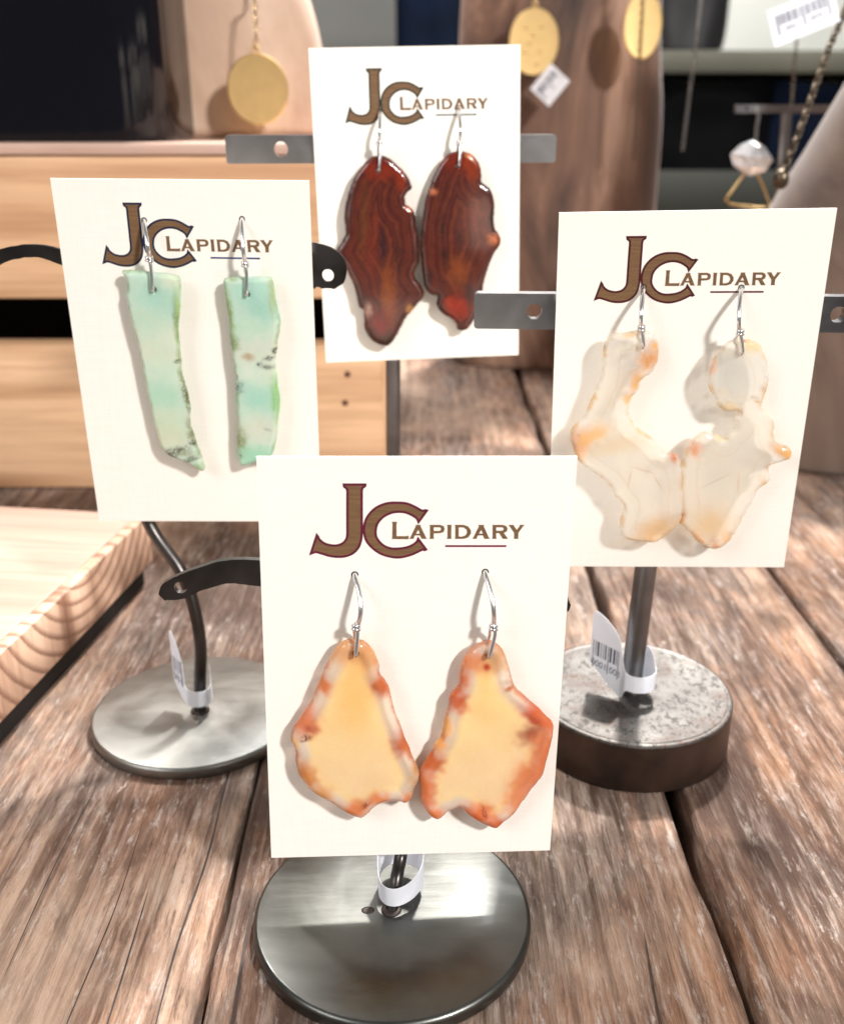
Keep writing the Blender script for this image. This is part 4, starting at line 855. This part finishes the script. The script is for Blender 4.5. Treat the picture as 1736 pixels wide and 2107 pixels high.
# --- chains and pendants
M['chain_dark'] = m_plain('dark_chain', (96, 84, 70), .35, .9, .2, 300)
M['chain_pale'] = m_plain('gold_chain', (216, 186, 140), .3, 1.0, .15, 300)
M['chain_steel'] = m_plain('steel_chain', (140, 138, 136), .35, .9, .15, 300)
def chain(pts, mat, parent, o, link_l=2.6, r=.28, wide=.8):
    P = spline([Vector(p) for p in pts], 40); L = [0]
    for a, b_ in zip(P, P[1:]): L.append(L[-1] + (b_ - a).length)
    b = MB(); n = max(1, int(L[-1] / (link_l * .78))); j = 0
    for i in range(n + 1):
        s = L[-1] * i / n
        while j < len(L) - 2 and L[j + 1] < s: j += 1
        k = (s - L[j]) / max(1e-6, L[j + 1] - L[j]); c = P[j].lerp(P[j + 1], k); t = (P[j + 1] - P[j]).normalized()
        s1 = t.cross(Vector((0, 1, .13))).normalized(); s2 = t.cross(s1); w = (s1 + s2 * .5).normalized() if i % 2 else (s2 - s1 * .5).normalized()
        b.tube([c + t * (link_l / 2 * math.cos(a)) + w * (wide * math.sin(a)) - Vector(o) for a in (2 * math.pi * q / 10 for q in range(10))], r, 5, True)
    return b.build('chain', mat, parent, True)
def gold_disc(c, rx, rz_, th, parent, o, dots=()):
    b = MB(); b.lathe([(rx - .4, -th / 2), (rx, -th / 4), (rx, th / 4), (rx - .4, th / 2), (rx * .8, th / 2 - .15), (.3, th / 2 - .15)], 40, sy=rz_ / rx)
    d = b.build('disc', M['gold'], parent, True, angle=35); d.location = (Vector(c) - Vector(o)) * MM; d.rotation_euler = (math.pi / 2, 0, 0)
    for x, z in dots:
        q = MB().lathe([(.9, 0), (.85, .35), (.5, .6), (.1, .66)], 12).build('granule', M['gold'], d, True); q.location = Vector((x, z, th / 2 - .2)) * MM
    bl = MB().tube([Vector((1.3 * math.cos(a), 0, 1.5 * math.sin(a))) for a in (2 * math.pi * i / 14 for i in range(14))], .35, 8, True).build('bail', M['gold'], parent, True)
    bl.location = (Vector(c) - Vector(o) + Vector((0, 0, rz_ + 1.2))) * MM
def necklace(label, c, rx, rz_, pts, chain_mat, dots=()):
    root = tag(empty('pendant_necklace', c), label, 'necklace', 'necklaces hanging behind the cards')
    gold_disc(c, rx, rz_, 1.6, root, c, dots); chain(pts, chain_mat, root, c); return root
c = at(531, 184, 414)
necklace('plain gold disc on a pale gold chain over the pale suede bust', c, 11.6, 12.6, [c + Vector((0, 0, 14.5)), at(527, 60, 414), at(524, -10, 418), at(522, -60, 428), Vector((-92, 447, 250)), Vector((-88, 448, 285))], M['chain_pale'])
c = at(1098, 86, 556)
necklace('gold disc dotted with small granules over the mottled brown bust', c, 12.6, 15.6, [c + Vector((0, 0, 17.5)), at(1104, -20, 557), at(1104, -80, 565), Vector((72, 586, 300)), Vector((74, 588, 322))], M['chain_pale'], ((-4.2, 6.4), (3.4, 6.6), (-.4, 3.2), (-2.2, -.4), (-4.2, -4.6), (2.8, -4.4), (-7.6, -7.6), (1.6, -10)))
# hanging rail with loose necklaces
rail_y = 548
rail = tag(empty('necklace_rail', (175, rail_y, 0)), 'tall slim steel rail behind the busts with loose chains hanging from it', 'necklace rail')
MB().tube([(-60, 0, 250), (90, 0, 250)], 2.2, 16).build('crossbar', M['steel_bar'], rail, True, angle=60)
MB().tube([(58, 0, 2.5), (58, 0, 249)], 2.2, 16).build('rod', M['steel_bar'], rail, True, angle=60)
MB().lathe(disc(25, 3), 48, (58, 0)).build('base', M['steel_disc'], rail, True, angle=40)
c = at(1322, 52, rail_y)
necklace('oval gold disc hanging from the rail beside the mottled brown bust', c, 9.4, 15.4, [c + Vector((0, 0, 17)), Vector((c.x + .5, rail_y, 225)), Vector((c.x, rail_y, 252.5))], M['chain_pale'])
def loose(label, u, v, mat, us=None):
    q = at(u, v, rail_y - 2); o = tag(empty('loose_chain', q), label, 'chain', 'necklaces hanging behind the cards')
    top = Vector(((us if us else q.x), rail_y, 252.4)); chain([q, q.lerp(top, .5) + Vector((.6, 0, 0)), top], mat, o, q); return o
loose('thin steel chain hanging straight down in front of the black garments', 1404, 305, M['chain_steel'], at(1436, 0, rail_y).x + 2)
loose('short dark chain hanging beside the edge of the mottled brown bust', 1304, 325, M['chain_dark'], at(1312, 0, rail_y).x)
loose('dark chain hanging behind the sparkling crystal', 1612, 395, M['chain_dark'], at(1618, 0, rail_y).x + 2)
# T bar stand carrying the crystal
cb = at(1620, 224, 470)
tbar_stand('small steel T bar stand half hidden behind the sloping brown bust', (cb.x + 6, 471, 0), 25, 3, M['steel_disc'], None, (cb.x, 470, cb.z), 0, 46, 3.4, 2.4, 1.8, [(-18, .9)], rod=(cb.x + 6, 471, 0))
c = at(1545, 326, 464)
root = tag(empty('crystal_pendant', c), 'sparkling faceted clear crystal hung on a fine chain above a gold wire triangle', 'pendant')
t = NT('crystal'); t.set(color=(246, 248, 252), rough=.04, trans=.45, ior=1.6, coat=1.0)
M['crystal'] = t.m
random.seed(3); b = MB(); rings = [(0, 7.0, 0), (5.5, 4.6, .5), (9.3, .6, 1.5), (7.2, -3.6, .6), (2.6, -6.6, 0)]; v = []; seg = 9
for i, (r, z, _) in enumerate(rings):
    for k in range(seg):
        a = 2 * math.pi * (k + .5 * (i % 2)) / seg; r2 = max(r, .9) * (1 + .12 * random.uniform(-1, 1)); v.append((r2 * math.cos(a), r2 * .7 * math.sin(a), z + random.uniform(-.5, .5) - .12 * r2 * math.cos(a)))
f = []
for i in range(4):
    for k in range(seg):
        a, b2, c2, d2 = i * seg + k, i * seg + (k + 1) % seg, (i + 1) * seg + (k + 1) % seg, (i + 1) * seg + k
        f += [(a, b2, d2), (b2, c2, d2)] if i % 2 else [(a, b2, c2), (a, c2, d2)]
f.append(tuple(range(seg - 1, -1, -1))); f.append(tuple(4 * seg + k for k in range(seg)))
b.add(v, f).build('crystal', M['crystal'], root)
hole = at(1557, 226, 466)
chain([c + Vector((1.0, 0, 7)), at(1556, 262, 465), at(1560, 238, 466), hole], M['chain_steel'], root, c, 2.0, .25, .7)
tw = [at(1535, 352, 464), at(1500, 400, 464), at(1492, 410, 464), at(1500, 420, 464), at(1560, 428, 464), at(1585, 424, 464), at(1570, 385, 464), at(1556, 355, 464)]
MB().tube([p - c for p in tw], .55, 8, True).build('wire_triangle', M['gold'], root, True)
# dark chain with clasp draped on the sloping bust
c = at(1606, 368, 372)
root = tag(empty('draped_chain', c), 'dark linked chain with a chunky clasp running down the sloping brown bust', 'chain', 'necklaces hanging behind the cards')
chain([c, at(1640, 280, 374), at(1672, 190, 380), at(1704, 100, 386), at(1730, 40, 392), at(1752, -20, 398)], M['chain_dark'], root, c, 3.2, .5, 1.1)
MB().lathe([(1.2, -3.4), (2.6, -2), (2.9, 0), (2.4, 2), (1.2, 3.2)], 10).build('clasp', M['chain_dark'], root, True)
# hanging tags
def hang_tag(label, u, v, d, w, h, ang, seed, txt=()):
    c = at(u, v, d); b = MB().box((-w / 2, -.1, -h / 2), (w / 2, .1, h / 2)); o = b.build('price_tag', M['paper'], None, False, c)
    o.rotation_euler = (0, rad(ang), 0); tag(o, label, 'price tag', 'tags hanging from necklaces')
    barcode(o, [(-w * .4, -.1), (w * .4, -.1)], .2, h * .28, seed, txt); return o
hang_tag('white barcode tag at the top of the dark draped chain', 1652, 34, 384, 23, 12, -21, 11, (('0001', .25), ('0070', .72)))
hang_tag('small square white tag hanging below the granulated gold disc', 1131, 175, 550, 15.5, 13, -50, 12)

# ================================================================== the shop behind
floor = MB().box((-3000, -1500, -920), (3000, 4000, -901)).build('floor', m_plain('shop_floor', (120, 108, 96), .5, 0, .15, 6)); tag(floor, kind='structure')
wall = MB().box((-3000, 2600, -900), (3000, 2680, 2600)).build('wall', M['wall']); tag(wall, kind='structure')
M['shelf_white'] = m_plain('white_shelf_paint', (226, 228, 222), .6, 0, .03, 5)
M['shelf_grey'] = m_plain('grey_shelf_edge', (84, 83, 72), .6, 0, .1, 8)
M['black_cloth'] = m_plain('black_cloth', (7, 7, 9), .85, 0, .4, 12, spec=.08)
M['navy_cloth'] = m_plain('navy_denim', (12, 22, 40), .85, 0, .35, 14, spec=.08)
M['black_leather'] = m_plain('black_leather', (14, 14, 17), .5, 0, .3, 14)
SY = 1750
z_of = lambda v, d: at(868, v, d).z
zt, zb = z_of(103, SY), z_of(150, SY); zl = z_of(352, SY); zf = z_of(440, SY)
xl, xr = at(1210, 100, SY).x, at(1950, 100, SY).x
root = tag(empty('shelf_unit', ((xl + xr) / 2, SY, -900)), 'white wall shelf with grey edge holding garments behind the stands', 'shelf unit')
o0 = Vector(((xl + xr) / 2, SY, -900))
def sbox(name, lo, hi, mat): return MB().box(Vector(lo) - o0, Vector(hi) - o0, 2).build(name, mat, root, True, angle=40)
sbox('back_panel', (xl, SY + 420, -899), (xr, SY + 440, zt + 700), M['shelf_white'])
sbox('shelf', (xl, SY, zb), (xr, SY + 419, zt), M['shelf_grey'])
sbox('shelf', (xl, SY, zf), (xr, SY + 419, zl), m_plain('dark_shelf_paint', (44, 46, 40), .6, 0, .1, 8))
sbox('side_panel', (xl - 20, SY, -899), (xl - 1, SY + 440, zt + 700), M['shelf_grey'])
sbox('side_panel', (xr + 1, SY, -899), (xr + 20, SY + 440, zt + 700), M['shelf_grey'])
def soft_block(name, label, cat, group, u0, u1, v0, v1, d, depth, mat, sag=0.0, seed=0):
    a, c = at(u0, v0, d), at(u1, v1, d); w, h = c.x - a.x, a.z - c.z; n = 14; m = 10; v = []; f = []
    for s in (0, 1):
        for j in range(m + 1):
            for i in range(n + 1):
                x, z = i / n, j / m
                e = .06 * w * (abs(2 * z - 1) ** 6)
                xx = (x - .5) * (w - e); zz = z * h - sag * h * math.sin(math.pi * x) * z ** 2
                y = (-depth / 2 if s == 0 else depth / 2) * (1 - .55 * abs(2 * x - 1) ** 4) + 6 * mnoise.noise((x * 4, z * 3, seed))
                v.append((xx, y, zz))
    q = (n + 1) * (m + 1); ix = lambda i, j: j * (n + 1) + i
    for j in range(m):
        for i in range(n):
            f.append((ix(i, j), ix(i + 1, j), ix(i + 1, j + 1), ix(i, j + 1))); f.append((q + ix(i, j), q + ix(i, j + 1), q + ix(i + 1, j + 1), q + ix(i + 1, j)))
    for i in range(n): f += [(ix(i + 1, 0), ix(i, 0), q + ix(i, 0), q + ix(i + 1, 0)), (ix(i, m), ix(i + 1, m), q + ix(i + 1, m), q + ix(i, m))]
    for j in range(m): f += [(ix(0, j), ix(0, j + 1), q + ix(0, j + 1), q + ix(0, j)), (ix(n, j + 1), ix(n, j), q + ix(n, j), q + ix(n, j + 1))]
    b = MB(); b.add(v, f); o = b.build(name, mat, None, True, ((a.x + c.x) / 2, d, c.z), angle=60); return tag(o, label, cat, group)
soft_block('folded_garment', 'black folded garment with dipped neckline on the lower shelf', 'garment', 'garments on the shelf', 1325, 1565, 152, 351.5, SY + 60, 80, M['black_cloth'], .10, 1)
soft_block('folded_garment', 'navy folded garment on the lower shelf beside the black one', 'garment', 'garments on the shelf', 1572, 1800, 165, 351.5, SY + 70, 80, M['navy_cloth'], .05, 2)
bag = soft_block('handbag', 'black leather bag standing on the upper shelf', 'bag', None, 1335, 1483, -180, 102.5, SY + 60, 90, M['black_leather'], 0, 3)
hz_ = at(868, 100, 1500).z
root = soft_block('hanging_jeans', 'dark navy trousers hanging by the grey wall', 'trousers', None, 812, 945, -260, 500, 1600, 60, M['navy_cloth'], 0, 4)
rk = tag(empty('clothes_rack', (at(878, 0, 1600).x, 1600, -900)), 'plain steel clothes rack holding the navy trousers', 'clothes rack')
zt2 = at(878, -262, 1600).z + 900
MB().tube([(-260, 0, zt2 + 8), (260, 0, zt2 + 8)], 10, 12).build('crossbar', M['steel_bar'], rk, True, angle=60)
for x in (-255, 255): MB().tube([(x, 0, 0), (x, 0, zt2 + 8)], 10, 12).build('post', M['steel_bar'], rk, True, angle=60)
for x in (-30, 30): MB().tube([(x, 0, zt2 + 2), (x, 0, zt2 - 14)], 2.5, 8).build('hanger_clip', M['steel_bar'], rk, True, angle=60)
